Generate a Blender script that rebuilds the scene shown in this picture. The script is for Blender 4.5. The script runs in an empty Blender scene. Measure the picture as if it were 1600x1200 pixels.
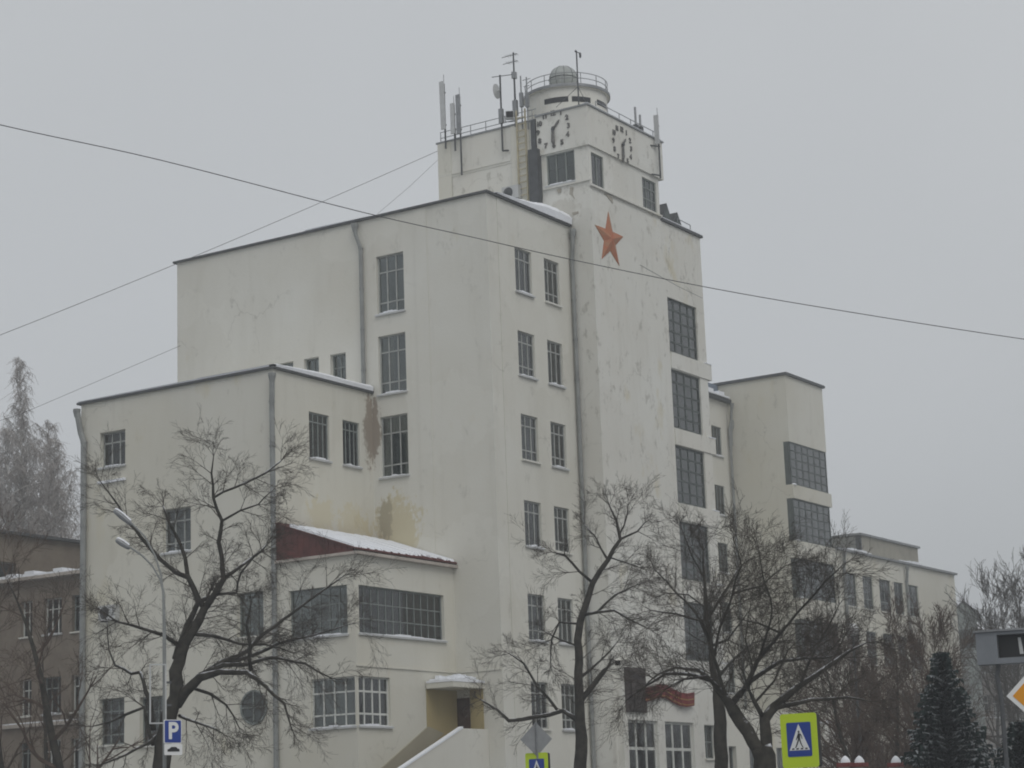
import bpy, bmesh, math, random
from mathutils import Vector, Matrix

# ------------------------------------------------------------------ camera
scene = bpy.context.scene
COL = scene.collection
YAW, PITCH, ROLL, FPX = 1.0016, 0.2097, -0.0368, 3293.8
_fw = Vector((math.sin(YAW)*math.cos(PITCH), math.cos(YAW)*math.cos(PITCH), math.sin(PITCH)))
_r0 = Vector((math.cos(YAW), -math.sin(YAW), 0)); _u0 = _r0.cross(_fw)
_rt = math.cos(ROLL)*_r0 + math.sin(ROLL)*_u0
_up = -math.sin(ROLL)*_r0 + math.cos(ROLL)*_u0
CAM = Vector((-66.97, -43.75, 1.7))
cd = bpy.data.cameras.new('camera'); cam = bpy.data.objects.new('camera', cd); COL.objects.link(cam)
cd.sensor_width = 36; cd.lens = FPX/1600*36; cd.clip_end = 4000; cd.clip_start = .1
m = Matrix((( _rt.x,_up.x,-_fw.x,CAM.x),(_rt.y,_up.y,-_fw.y,CAM.y),(_rt.z,_up.z,-_fw.z,CAM.z),(0,0,0,1)))
cam.matrix_world = m
scene.camera = cam
scene.render.resolution_x = 1024; scene.render.resolution_y = 768

# ------------------------------------------------------------------ sky and light
SUN_AZ, SUN_EL = math.radians(215), math.radians(48)     # compass direction the light comes from
world = bpy.data.worlds.new('World'); scene.world = world; world.use_nodes = True
wn = world.node_tree; wn.nodes.clear()
def wnode(t, **k):
    n = wn.nodes.new(t)
    for a, b in k.items(): setattr(n, a, b)
    return n
wo = wnode('ShaderNodeOutputWorld'); bg = wnode('ShaderNodeBackground'); bg.inputs[1].default_value = .1
sky = wnode('ShaderNodeTexSky', sky_type='NISHITA', sun_disc=False, sun_elevation=SUN_EL, sun_rotation=SUN_AZ)
tc = wnode('ShaderNodeTexCoord'); no = wnode('ShaderNodeTexNoise'); no.inputs['Scale'].default_value = 2.4; no.inputs['Detail'].default_value = 3
ramp = wnode('ShaderNodeValToRGB')
ramp.color_ramp.elements[0].position = .3; ramp.color_ramp.elements[0].color = (5.14,5.31,5.46,1)
ramp.color_ramp.elements[1].position = .7; ramp.color_ramp.elements[1].color = (5.6,5.76,5.9,1)
mix = wnode('ShaderNodeMixRGB'); mix.inputs[0].default_value = .95    # closed cloud cover over a thin remainder of clear sky
wn.links.new(tc.outputs['Generated'], no.inputs['Vector']); wn.links.new(no.outputs[0], ramp.inputs[0])
wn.links.new(sky.outputs[0], mix.inputs[1]); wn.links.new(ramp.outputs[0], mix.inputs[2])
wn.links.new(mix.outputs[0], bg.inputs[0]); wn.links.new(bg.outputs[0], wo.inputs[0])
sd = bpy.data.lights.new('sun', 'SUN'); sd.energy = .9; sd.angle = math.radians(40); sd.color = (1,.965,.91)
so = bpy.data.objects.new('sun', sd); COL.objects.link(so)
_sd = Vector((math.sin(SUN_AZ)*math.cos(SUN_EL), math.cos(SUN_AZ)*math.cos(SUN_EL), math.sin(SUN_EL)))
so.rotation_euler = _sd.to_track_quat('Z','Y').to_euler(); so.location = (-40,-60,80)
vs = scene.view_settings; vs.view_transform = 'Standard'; vs.look = 'None'; vs.exposure = .09; vs.gamma = 1; vs.use_curve_mapping = False
scene.cycles.filter_width = 1.9

# ------------------------------------------------------------------ helpers
def ray(px, py): return ((px-800)/FPX)*_rt - ((py-600)/FPX)*_up + _fw
def onx(px, py, x): d = ray(px,py); return CAM + d*((x-CAM.x)/d.x)
def ony(px, py, y): d = ray(px,py); return CAM + d*((y-CAM.y)/d.y)
def onz(px, py, z): d = ray(px,py); return CAM + d*((z-CAM.z)/d.z)
def at(px, py, dist): d = ray(px,py); return CAM + d*(dist/math.hypot(d.x,d.y))
V = Vector

def tag(o, label=None, cat=None, group=None, kind=None):
    for k, v in (('label',label),('category',cat),('group',group),('kind',kind)):
        if v: o[k] = v
    return o
def empty(name, loc=(0,0,0), rz=0):
    o = bpy.data.objects.new(name, None); COL.objects.link(o); o.location = loc; o.rotation_euler.z = rz
    o.empty_display_size = .3
    return o
def link_mesh(name, me, parent=None, loc=None, scale=None, rot=None):
    o = bpy.data.objects.new(name, me); COL.objects.link(o)
    if parent is not None: o.parent = parent
    if loc is not None: o.location = loc
    if scale is not None: o.scale = scale
    if rot is not None: o.rotation_euler = rot
    return o
def copy_tree(o, parent=None):
    c = o.copy(); COL.objects.link(c); c.parent = parent
    for ch in o.children: copy_tree(ch, c)
    return c

class MB:
    """collects shapes into one mesh"""
    def __init__(s): s.v = []; s.f = []
    def quad(s, a, b, c, d):
        n = len(s.v); s.v += [tuple(a),tuple(b),tuple(c),tuple(d)]; s.f.append((n,n+1,n+2,n+3)); return s
    def poly(s, pts):
        n = len(s.v); s.v += [tuple(p) for p in pts]; s.f.append(tuple(range(n,n+len(pts)))); return s
    def box(s, a, b):
        x0,x1 = sorted((a[0],b[0])); y0,y1 = sorted((a[1],b[1])); z0,z1 = sorted((a[2],b[2]))
        n = len(s.v)
        s.v += [(x0,y0,z0),(x1,y0,z0),(x1,y1,z0),(x0,y1,z0),(x0,y0,z1),(x1,y0,z1),(x1,y1,z1),(x0,y1,z1)]
        s.f += [tuple(n+i for i in q) for q in ((3,2,1,0),(4,5,6,7),(0,1,5,4),(1,2,6,5),(2,3,7,6),(3,0,4,7))]
        return s
    def tube(s, pts, rad, n=6, cap=True):
        pts = [V(p) for p in pts]; k = len(pts)
        if not hasattr(rad,'__len__'): rad = [rad]*k
        t0 = (pts[-1]-pts[0])
        if t0.length < 1e-6: t0 = pts[1]-pts[0]
        t0.normalize()
        ref = V((0,0,1)) if abs(t0.z) < .8 else V((1,0,0))
        base = len(s.v)
        for i in range(k):
            t = (pts[min(i+1,k-1)]-pts[max(i-1,0)])
            if t.length < 1e-7: t = t0.copy()
            t.normalize()
            u = t.cross(ref)
            if u.length < 1e-4: u = t.cross(V((0,1,0)))
            u.normalize(); w = u.cross(t)
            for j in range(n):
                a = 2*math.pi*j/n
                p = pts[i] + (u*math.cos(a)+w*math.sin(a))*rad[i]
                s.v.append((p.x,p.y,p.z))
        for i in range(k-1):
            for j in range(n):
                a = base+i*n+j; b = base+i*n+(j+1)%n
                s.f.append((a,b,b+n,a+n))
        if cap and n > 2:
            s.f.append(tuple(base+j for j in range(n-1,-1,-1))); s.f.append(tuple(base+(k-1)*n+j for j in range(n)))
        return s
    def lathe(s, prof, c, n=24):
        c = V(c); base = len(s.v); k = len(prof)
        for r, z in prof:
            for j in range(n):
                a = 2*math.pi*j/n; s.v.append((c.x+r*math.cos(a), c.y+r*math.sin(a), c.z+z))
        for i in range(k-1):
            for j in range(n):
                a = base+i*n+j; b = base+i*n+(j+1)%n; s.f.append((a,b,b+n,a+n))
        return s
    def prism(s, pts, d):
        """flat outline pts extruded by vector d"""
        d = V(d); pts = [V(p) for p in pts]; n = len(pts); b = len(s.v)
        s.v += [tuple(p) for p in pts] + [tuple(p+d) for p in pts]
        s.f.append(tuple(range(b+n-1,b-1,-1))); s.f.append(tuple(range(b+n,b+2*n)))
        for i in range(n):
            j = (i+1)%n; s.f.append((b+i,b+j,b+n+j,b+n+i))
        return s
    def mesh(s, name, mat, smooth=False):
        me = bpy.data.meshes.new(name); me.from_pydata(s.v, [], s.f); me.materials.append(M[mat] if isinstance(mat,str) else mat)
        if smooth: me.polygons.foreach_set('use_smooth', [True]*len(me.polygons))
        me.update(); return me
    def build(s, name, mat, parent=None, smooth=False, origin=None):
        """origin: put the object's own origin there (and, under a placed Empty, give parent-local coordinates)"""
        if origin is not None:
            o = V(origin); s.v = [(x-o.x,y-o.y,z-o.z) for x,y,z in s.v]
        return link_mesh(name, s.mesh(name, mat, smooth), parent, origin if (origin is not None and parent is None) else None)

# ------------------------------------------------------------------ materials
M = {}
def mat(name, col, rough=.8, metal=0, spec=.3, var=0, scale=6, bump=0, bscale=40, col2=None):
    m = bpy.data.materials.new(name); m.use_nodes = True; nt = m.node_tree; b = nt.nodes['Principled BSDF']
    b.inputs['Roughness'].default_value = rough; b.inputs['Metallic'].default_value = metal
    b.inputs['Specular IOR Level'].default_value = spec
    b.inputs['Base Color'].default_value = (*col,1)
    if var or col2:
        g = nt.nodes.new('ShaderNodeNewGeometry'); n = nt.nodes.new('ShaderNodeTexNoise'); n.inputs['Scale'].default_value = scale; n.inputs['Detail'].default_value = 6; n.inputs['Roughness'].default_value = .65
        r = nt.nodes.new('ShaderNodeValToRGB'); r.color_ramp.elements[0].position = .32; r.color_ramp.elements[1].position = .68
        c2 = col2 or tuple(min(1,c*(1+var)) for c in col); c1 = col if col2 else tuple(c*(1-var) for c in col)
        r.color_ramp.elements[0].color = (*c1,1); r.color_ramp.elements[1].color = (*c2,1)
        nt.links.new(g.outputs['Position'], n.inputs['Vector']); nt.links.new(n.outputs[0], r.inputs[0]); nt.links.new(r.outputs[0], b.inputs['Base Color'])
    if bump:
        g2 = nt.nodes.new('ShaderNodeNewGeometry'); n2 = nt.nodes.new('ShaderNodeTexNoise'); n2.inputs['Scale'].default_value = bscale; n2.inputs['Detail'].default_value = 5
        bp = nt.nodes.new('ShaderNodeBump'); bp.inputs['Strength'].default_value = bump; bp.inputs['Distance'].default_value = .03
        nt.links.new(g2.outputs['Position'], n2.inputs['Vector']); nt.links.new(n2.outputs[0], bp.inputs['Height']); nt.links.new(bp.outputs[0], b.inputs['Normal'])
    M[name] = m; return m

def plaster(name, base, tint, dirt, stain_amt, seed=0., sc=1.3, thr=.62, blobs=()):
    """aged painted render: broad blotches, rain streaks, small scuffs where paint has gone, fine relief"""
    m = bpy.data.materials.new(name); m.use_nodes = True; nt = m.node_tree; N = nt.nodes; L = nt.links; b = N['Principled BSDF']
    b.inputs['Roughness'].default_value = .9; b.inputs['Specular IOR Level'].default_value = .2
    g = N.new('ShaderNodeNewGeometry')
    def noise(sc, det, vec=(1,1,1), rough=.6):
        mp = N.new('ShaderNodeMapping'); mp.inputs['Scale'].default_value = vec; mp.inputs['Location'].default_value = (seed,seed*2,seed)
        n = N.new('ShaderNodeTexNoise'); n.inputs['Scale'].default_value = sc; n.inputs['Detail'].default_value = det; n.inputs['Roughness'].default_value = rough
        L.new(g.outputs['Position'], mp.inputs['Vector']); L.new(mp.outputs[0], n.inputs['Vector']); return n.outputs[0]
    def rampn(src, p0, p1, v0=0., v1=1.):
        r = N.new('ShaderNodeMapRange'); r.inputs[1].default_value = p0; r.inputs[2].default_value = p1; r.inputs[3].default_value = v0; r.inputs[4].default_value = v1
        L.new(src, r.inputs[0]); return r.outputs[0]
    def mixc(f, a, c):
        x = N.new('ShaderNodeMixRGB')
        L.new(f, x.inputs[0])
        if isinstance(a, tuple): x.inputs[1].default_value = (*a,1)
        else: L.new(a, x.inputs[1])
        x.inputs[2].default_value = (*c,1); return x.outputs[0]
    c = mixc(rampn(noise(.16,5), .38,.66), base, tint)                          # faded, yellower fields
    c = mixc(rampn(noise(.45,6,(1,1,.22)), .52,.78,0,.32), c, dirt)               # long rain streaks
    c = mixc(rampn(noise(2.2,5,(1,1,.09)), .56,.74,0,.26), c, dirt)             # narrow runs
    c = mixc(rampn(noise(sc,6,(1,1,.62),.72), thr,thr+.09,0,stain_amt), c, tuple(d*.62 for d in dirt))   # scuffs, blown paint
    c = mixc(rampn(noise(.5,4,(1,1,.6)), .63,.72,0,stain_amt*.8), c, (.50,.43,.24))                  # ochre damp marks
    wob = noise(1.1,7,(1,1,.8),.72); fine = noise(4.5,6,(1,1,.7),.75)
    for ctr,rad,colr,amt in blobs:                                               # single stains: ragged, mottled
        sub = N.new('ShaderNodeVectorMath'); sub.operation = 'SUBTRACT'; sub.inputs[1].default_value = ctr; L.new(g.outputs['Position'], sub.inputs[0])
        dv = N.new('ShaderNodeVectorMath'); dv.operation = 'DIVIDE'; dv.inputs[1].default_value = rad; L.new(sub.outputs[0], dv.inputs[0])
        ln = N.new('ShaderNodeVectorMath'); ln.operation = 'LENGTH'; L.new(dv.outputs[0], ln.inputs[0])
        a1 = N.new('ShaderNodeMath'); a1.operation = 'MULTIPLY_ADD'; L.new(wob, a1.inputs[0]); a1.inputs[1].default_value = 2.2; L.new(ln.outputs['Value'], a1.inputs[2])
        a2 = N.new('ShaderNodeMath'); a2.operation = 'MULTIPLY_ADD'; L.new(fine, a2.inputs[0]); a2.inputs[1].default_value = 2.6; L.new(a1.outputs[0], a2.inputs[2])
        c = mixc(rampn(a2.outputs[0], 3.42,3.12,0,amt), c, colr)
    vo = N.new('ShaderNodeTexVoronoi'); vo.feature = 'DISTANCE_TO_EDGE'; vo.inputs['Scale'].default_value = .33
    wv = N.new('ShaderNodeVectorMath'); wv.operation = 'MULTIPLY_ADD'; wv.inputs[1].default_value = (2.2,2.2,2.2)
    nz = N.new('ShaderNodeTexNoise'); nz.inputs['Scale'].default_value = .9; nz.inputs['Detail'].default_value = 6; L.new(g.outputs['Position'], nz.inputs['Vector'])
    L.new(nz.outputs['Color'], wv.inputs[0]); L.new(g.outputs['Position'], wv.inputs[2]); L.new(wv.outputs[0], vo.inputs['Vector'])
    cr = N.new('ShaderNodeMath'); cr.operation = 'MULTIPLY'; L.new(rampn(vo.outputs['Distance'], .004,.012,1,0), cr.inputs[0]); L.new(rampn(noise(.35,3), .52,.62,0,.3), cr.inputs[1])
    c = mixc(cr.outputs[0], c, tuple(d*.55 for d in dirt))                        # hairline cracks, here and there
    vc = N.new('ShaderNodeTexVoronoi'); vc.inputs['Scale'].default_value = .22; L.new(wv.outputs[0], vc.inputs['Vector'])
    sx_ = N.new('ShaderNodeSeparateColor'); L.new(vc.outputs['Color'], sx_.inputs[0])
    c = mixc(rampn(sx_.outputs[0], .72,.74,0,.22), c, tuple(min(1,v*1.1) for v in base))   # repainted patches
    c = mixc(rampn(sx_.outputs[1], .80,.82,0,.20), c, tuple(v*.9 for v in tint))
    L.new(c, b.inputs['Base Color'])
    bp = N.new('ShaderNodeBump'); bp.inputs['Strength'].default_value = .35; bp.inputs['Distance'].default_value = .02
    L.new(noise(9,6), bp.inputs['Height']); L.new(bp.outputs[0], b.inputs['Normal'])
    M[name] = m
plaster('plaster_white', (.69,.69,.65), (.645,.63,.575), (.47,.45,.39), .5, 0., 2.4, .56, [((6.36,.2,27.3),(1.,.8,.5),(.40,.37,.31),.5)])
plaster('plaster_main', (.665,.66,.61), (.615,.60,.535), (.48,.465,.40), .30, 7.3, 1.6, .60, [((0,4.7,13.5),(1,1.25,1.5),(.54,.48,.31),.75),((0,5.3,14.0),(1,.35,.8),(.30,.27,.2),.6),((0,5.75,17.7),(.5,.34,1.45),(.22,.165,.12),.75)])
plaster('plaster_cream', (.63,.62,.56), (.59,.57,.49), (.46,.44,.375), .32, 3.1, 1.5, .60, [((-3.4,5.82,13.9),(.95,1,.75),(.56,.50,.33),.75),((-1.4,5.82,13.7),(1.2,1,.8),(.56,.50,.33),.75),((-.2,5.82,17.7),(.42,.5,1.55),(.22,.165,.12),.75)])
plaster('plaster_ochre', (.44,.37,.20), (.38,.31,.165), (.30,.25,.15), .4, 5.5)
plaster('plaster_faded', (.60,.54,.36), (.54,.47,.30), (.44,.39,.28), .5, 8.5)
plaster('plaster_tan', (.36,.335,.26), (.32,.29,.22), (.27,.25,.2), .3, 2.5)
mat('snow', (.80,.82,.86), .75, var=.05, scale=3, bump=.4, bscale=7)
mat('metal_dark', (.09,.095,.10), .55, .3, var=.2, scale=4)
mat('metal_grey', (.26,.27,.28), .5, .4, var=.18, scale=3)
mat('pipe_grey', (.25,.26,.255), .55, .2, var=.2, scale=2)
mat('metal_pale', (.50,.51,.51), .5, .2, var=.1, scale=3)
mat('frame_white', (.56,.57,.54), .6, var=.14, scale=3)
mat('frame_dull', (.34,.35,.335), .6, var=.2, scale=3)
mat('frame_grey', (.20,.22,.21), .6, var=.2, scale=3)
mat('frame_steel', (.10,.115,.11), .6, .2, var=.3, scale=2)
mat('inside', (.20,.19,.17), .9, var=.3, scale=.7)
mat('curtain', (.55,.55,.52), .9, var=.2, scale=2)
mat('curtain_beige', (.45,.38,.28), .9, var=.2, scale=2)
mat('blind', (.72,.72,.69), .8, var=.08, scale=2)
mat('curtain_green', (.20,.25,.22), .9, var=.2, scale=2)
mat('star_red', (.43,.125,.06), .85, col2=(.36,.22,.135), scale=2.6)
mat('roof_red', (.105,.032,.026), .6, .1, var=.3, scale=2)
mat('ribbon_red', (.17,.022,.022), .6, var=.2, scale=3)
mat('gilt', (.34,.22,.07), .5, .2)
mat('bronze', (.075,.062,.058), .65, .3, var=.35, scale=4)
mat('door_brown', (.075,.045,.03), .6, var=.3, scale=5)
mat('brick_broken', (.19,.095,.065), .9, col2=(.24,.17,.13), scale=2.6, bump=.8, bscale=9)
mat('house_brick', (.165,.135,.108), .9, col2=(.24,.205,.165), scale=1.2, bump=.5, bscale=12)
mat('house_trim', (.42,.38,.34), .85, var=.2, scale=2)
mat('shed_metal', (.24,.245,.235), .6, .3, var=.18, scale=1)
mat('shed_tan', (.30,.285,.24), .7, .1, var=.15, scale=1.2)
mat('far_green', (.25,.275,.265), .8, var=.2, scale=.6)
mat('far_wall', (.27,.255,.235), .9, var=.25, scale=.5)
mat('asphalt', (.055,.055,.057), .85, col2=(.16,.16,.165), scale=.5, bump=.5, bscale=30)
mat('slush', (.13,.13,.135), .8, col2=(.42,.43,.45), scale=.35, bump=.6, bscale=5)
mat('concrete', (.34,.33,.31), .9, var=.15, scale=2, bump=.3)
mat('paint_white', (.75,.75,.73), .7, var=.1, scale=4)
mat('sign_yellow', (.50,.66,.02), .45)
mat('sign_blue', (.012,.045,.27), .4)
mat('sign_white', (.74,.75,.75), .45)
mat('sign_black', (.018,.018,.02), .6)
mat('sign_orange', (.72,.30,.01), .45)
mat('sign_back', (.30,.31,.32), .5, .4, var=.1, scale=5)
mat('lamp_glass', (.55,.56,.56), .25, spec=.5)
mat('wire_black', (.11,.11,.115), .6)
mat('pillar_red', (.20,.05,.045), .8, var=.2, scale=6)
mat('ladder_paint', (.42,.38,.27), .8, var=.2, scale=3)

def bark(name, c1, c2, snow=.0):
    m = bpy.data.materials.new(name); m.use_nodes = True; nt = m.node_tree; N = nt.nodes; L = nt.links; b = N['Principled BSDF']
    b.inputs['Roughness'].default_value = .95; b.inputs['Specular IOR Level'].default_value = .1
    g = N.new('ShaderNodeNewGeometry'); n = N.new('ShaderNodeTexNoise'); n.inputs['Scale'].default_value = 5; n.inputs['Detail'].default_value = 5
    L.new(g.outputs['Position'], n.inputs['Vector'])
    r = N.new('ShaderNodeValToRGB'); r.color_ramp.elements[0].position = .35; r.color_ramp.elements[1].position = .65
    r.color_ramp.elements[0].color = (*c1,1); r.color_ramp.elements[1].color = (*c2,1); L.new(n.outputs[0], r.inputs[0])
    out = r.outputs[0]
    if snow:
        sp = N.new('ShaderNodeSeparateXYZ'); L.new(g.outputs['Normal'], sp.inputs[0])
        ad = N.new('ShaderNodeMath'); ad.operation = 'MULTIPLY_ADD'; L.new(n.outputs[0], ad.inputs[0]); ad.inputs[1].default_value = .9; L.new(sp.outputs[2], ad.inputs[2])
        mr = N.new('ShaderNodeMapRange'); mr.inputs[1].default_value = 1.18; mr.inputs[2].default_value = 1.34; mr.inputs[4].default_value = snow; L.new(ad.outputs[0], mr.inputs[0])
        x = N.new('ShaderNodeMixRGB'); L.new(mr.outputs[0], x.inputs[0]); L.new(out, x.inputs[1]); x.inputs[2].default_value = (.72,.74,.78,1); out = x.outputs[0]
    L.new(out, b.inputs['Base Color']); M[name] = m
bark('bark', (.028,.026,.022), (.060,.055,.046), .8)
bark('twig', (.042,.037,.031), (.082,.07,.058))
bark('twig_brown', (.07,.052,.042), (.12,.09,.072))
bark('birch_bark', (.30,.29,.28), (.55,.54,.52))
bark('birch_twig', (.25,.23,.22), (.38,.355,.34))
bark('needles', (.010,.020,.018), (.028,.046,.042), .35)

def glassmat(name, tint, k):
    m = bpy.data.materials.new(name); m.use_nodes = True; nt = m.node_tree; N = nt.nodes; L = nt.links; N.clear()
    o = N.new('ShaderNodeOutputMaterial'); tr = N.new('ShaderNodeBsdfTransparent'); gl = N.new('ShaderNodeBsdfGlossy'); fr = N.new('ShaderNodeFresnel'); mu = N.new('ShaderNodeMath'); mx = N.new('ShaderNodeMixShader')
    tr.inputs[0].default_value = (*tint,1); gl.inputs['Roughness'].default_value = .06; gl.inputs[0].default_value = (.95,.97,.97,1); fr.inputs[0].default_value = 1.5
    mu.operation = 'MULTIPLY'; mu.inputs[1].default_value = k; mu.use_clamp = True
    L.new(fr.outputs[0], mu.inputs[0]); L.new(mu.outputs[0], mx.inputs[0]); L.new(tr.outputs[0], mx.inputs[1]); L.new(gl.outputs[0], mx.inputs[2]); L.new(mx.outputs[0], o.inputs[0])
    M[name] = m
glassmat('glass', (.62,.66,.65), 1.7)
glassmat('glass_bay', (.78,.83,.82), 1.8)

# unit cube shared by panes and other small slabs
_unit = {}
def unit(mname, nm='slab'):
    if mname not in _unit: _unit[mname] = MB().box((-.5,-.5,-.5),(.5,.5,.5)).mesh(nm, mname)
    return _unit[mname]
rnd = random.Random(11)

# ------------------------------------------------------------------ ground, street
def sheet(name, a, b, z, mt):
    o = MB().quad((a[0],a[1],z),(b[0],a[1],z),(b[0],b[1],z),(a[0],b[1],z)).build(name, mt); tag(o, kind='structure'); return o
sheet('ground', (-900,-900), (1500,1500), 0, 'slush')
sheet('road', (-400,-36), (600,-18), .004, 'asphalt')
pv = MB().box((-400,-17.85,.004),(600,-12,.13)).build('pavement', 'concrete'); tag(pv, kind='structure')
kb = MB()
for i in range(120): kb.box((-60+i,-18,.004),(-60+i+.985,-17.852,.15))
tag(kb.build('kerb', 'concrete'), kind='structure')
for i in range(9):
    s = sheet('crossing_stripe', (-24,-35+i*1.9), (-20,-34.1+i*1.9), .008, 'paint_white')

# ------------------------------------------------------------------ the white building
B = empty('office_building', (0,0,0))
tag(B, 'white plastered modernist block with clock tower, red star and flat stepped roofs', 'building')

def wall_face(mb, axis, c, a0, a1, z0, z1, holes=(), depth=.24):
    """upright wall face at axis=c, openings cut out with reveals running inwards"""
    P = (lambda a,z,d=0: (c+d,a,z)) if axis == 'x' else (lambda a,z,d=0: (a,c+d,z))
    hs = [h for h in holes if h[1] > a0 and h[0] < a1 and h[3] > z0 and h[2] < z1]
    A = sorted({a0,a1,*[max(a0,min(a1,v)) for h in hs for v in h[:2]]}); Z = sorted({z0,z1,*[max(z0,min(z1,v)) for h in hs for v in h[2:4]]})
    for i in range(len(A)-1):
        for j in range(len(Z)-1):
            am, zm = (A[i]+A[i+1])/2, (Z[j]+Z[j+1])/2
            if any(h[0]<am<h[1] and h[2]<zm<h[3] for h in hs): continue
            mb.quad(P(A[i],Z[j]),P(A[i+1],Z[j]),P(A[i+1],Z[j+1]),P(A[i],Z[j+1]))
    for h in hs:
        x0,x1,y0,y1 = h[:4]
        mb.quad(P(x0,y0),P(x0,y0,depth),P(x0,y1,depth),P(x0,y1)); mb.quad(P(x1,y0),P(x1,y1),P(x1,y1,depth),P(x1,y0,depth))
        mb.quad(P(x0,y0),P(x1,y0),P(x1,y0,depth),P(x0,y0,depth)); mb.quad(P(x0,y1),P(x0,y1,depth),P(x1,y1,depth),P(x1,y1))

def block(name, x0, x1, y0, y1, z0, z1, mt, left=(), front=(), top=True, label=None, core=None, floors=(), depth=.24):
    mb = MB()
    wall_face(mb, 'x', x0, y0, y1, z0, z1, left, depth); wall_face(mb, 'y', y0, x0, x1, z0, z1, front, depth)
    mb.quad((x1,y0,z0),(x1,y1,z0),(x1,y1,z1),(x1,y0,z1)); mb.quad((x0,y1,z0),(x0,y1,z1),(x1,y1,z1),(x1,y1,z0))
    if top: mb.quad((x0,y0,z1),(x1,y0,z1),(x1,y1,z1),(x0,y1,z1))
    o = mb.build(name, mt, B)
    if label: o['label'] = label
    if core:
        i = MB(); e = .02; i.box((x0+core,y0+core,z0+.1),(x1-.4,y1-.4,z1-.15))
        for f in floors: i.box((x0+.30,y0+.30,f),(x1-.3,y1-.3,f+.2))
        i.build('interior', 'inside', B)
    return o

def window(axis, c, a0, a1, z0, z1, cols, rows, depth=.2, fm='frame_white', bw=.055, gm='glass', each=True, sill=True, snow=True, curtain=.5, ow=.06, name='window', label=None, parent=None):
    P = (lambda a,z,d: (c+d,a,z)) if axis == 'x' else (lambda a,z,d: (a,c+d,z))
    A = [a0+ow/2]+[a0+(a1-a0)*f for f in cols]+[a1-ow/2]; Z = [z0+ow/2]+[z0+(z1-z0)*f for f in rows]+[z1-ow/2]
    mb = MB(); th = .06
    mb.box(P(a0,z0,depth),P(a0+ow,z1,depth+th)); mb.box(P(a1-ow,z0,depth),P(a1,z1,depth+th))
    mb.box(P(a0+ow,z0,depth+.002),P(a1-ow,z0+ow,depth+th)); mb.box(P(a0+ow,z1-ow,depth+.002),P(a1-ow,z1,depth+th))
    for a in A[1:-1]: mb.box(P(a-bw/2,z0+ow,depth+.006),P(a+bw/2,z1-ow,depth+th-.004))
    for z in Z[1:-1]: mb.box(P(a0+ow,z-bw/2,depth+.009),P(a1-ow,z+bw/2,depth+th-.008))
    w = mb.build(name, fm, parent or B)
    if label: w['label'] = label
    if each:
        for i in range(len(A)-1):
            for j in range(len(Z)-1):
                da, dz = A[i+1]-A[i]-bw*.8, Z[j+1]-Z[j]-bw*.8
                ctr = P((A[i]+A[i+1])/2,(Z[j]+Z[j+1])/2,depth+.035)
                link_mesh('pane', unit(gm,'pane'), w, ctr, (.008,da,dz) if axis == 'x' else (da,.008,dz), (rnd.uniform(-.006,.006) if axis=='y' else 0, rnd.uniform(-.006,.006) if axis=='x' else 0, rnd.uniform(-.008,.008)))
    else:
        g = MB()
        for i in range(len(A)-1):
            for j in range(len(Z)-1):
                g.box(P(A[i]+bw*.4,Z[j]+bw*.4,depth+.031),P(A[i+1]-bw*.4,Z[j+1]-bw*.4,depth+.039))
        g.build('glazing', gm, w)
    if sill:
        MB().box(P(a0-.06,z0-.07,-.10),P(a1+.06,z0-.002,depth-.002)).build('sill', 'plaster_white' if not snow else 'metal_pale', w)
        if snow:
            s = MB(); n = 7; r = rnd
            hs = [max(.012,.06*math.sin(math.pi*(k+.5)/n)*r.uniform(.4,1.5)) for k in range(n)]
            for k in range(n):
                p0 = a0-.05+(a1-a0+.1)*k/n; p1 = a0-.05+(a1-a0+.1)*(k+1)/n
                s.box(P(p0+.001,z0,-.09+.02*r.random()),P(p1-.001,z0+hs[k],depth-.01))
            s.build('sill_snow', 'snow', w)
    if curtain and rnd.random() < curtain:
        wd = (a1-a0); k = rnd.choice([(0,.38),(.6,1),(0,1),(0,1),(.2,.75)]); zz = rnd.choice([z0,z0,z0+(z1-z0)*.35])
        cu = MB(); n = 10
        for q in range(n):
            f0 = k[0]+(k[1]-k[0])*q/n; f1 = k[0]+(k[1]-k[0])*(q+1)/n
            d0 = depth+.22+.05*(q%2); d1 = depth+.22+.05*((q+1)%2)
            cu.quad(P(a0+wd*f0,zz,d0),P(a0+wd*f1,zz,d1),P(a0+wd*f1,z1,d1),P(a0+wd*f0,z1,d0))
        cu.build('curtain', rnd.choice(['curtain','curtain','blind','curtain_beige','curtain_green']), w)
    return w

# --- main block
ROWS = [(22.88,24.72),(19.45,21.27),(16.05,17.88),(12.62,14.43),(8.95,10.76),(5.58,7.37),(2.15,3.95)]
main_front = [(x0,x1,z0,z1) for z0,z1 in ROWS for x0,x1 in ((1.96,3.2),(4.17,5.33))]
tall = [(4.09,5.45,22.4,24.85),(4.09,5.45,19.08,21.5),(4.09,5.45,15.7,18.18)]
small = [(9.83,10.58,20.0,21.16),(8.49,9.27,20.0,21.16),(7.1,7.9,20.0,21.13)]
EZ = 26.5
block('wall', 0, 6.35, 0, 16.2, 0, EZ, 'plaster_main', tall+small+[(1.52,2.08,4.55,6.78)], main_front, core=2.6, floors=[z-.95 for z,_ in ROWS], label='tall cream main block')
for i,(x0,x1,z0,z1) in enumerate(main_front):
    window('y', 0, x0, x1, z0, z1, (.34,.67), (.22,.76) if i%3 else (.76,), each=False, depth=.08, fm='frame_dull', snow=(i%3!=1), curtain=.85)
for t in tall: window('x', 0, *t, (.34,.67), (.2,.72), depth=.12, fm='frame_dull', snow=True, curtain=.6)
for t in small: window('x', 0, *t, (.5,), (.5,), each=False, fm='frame_grey', curtain=.6, sill=False)
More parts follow.
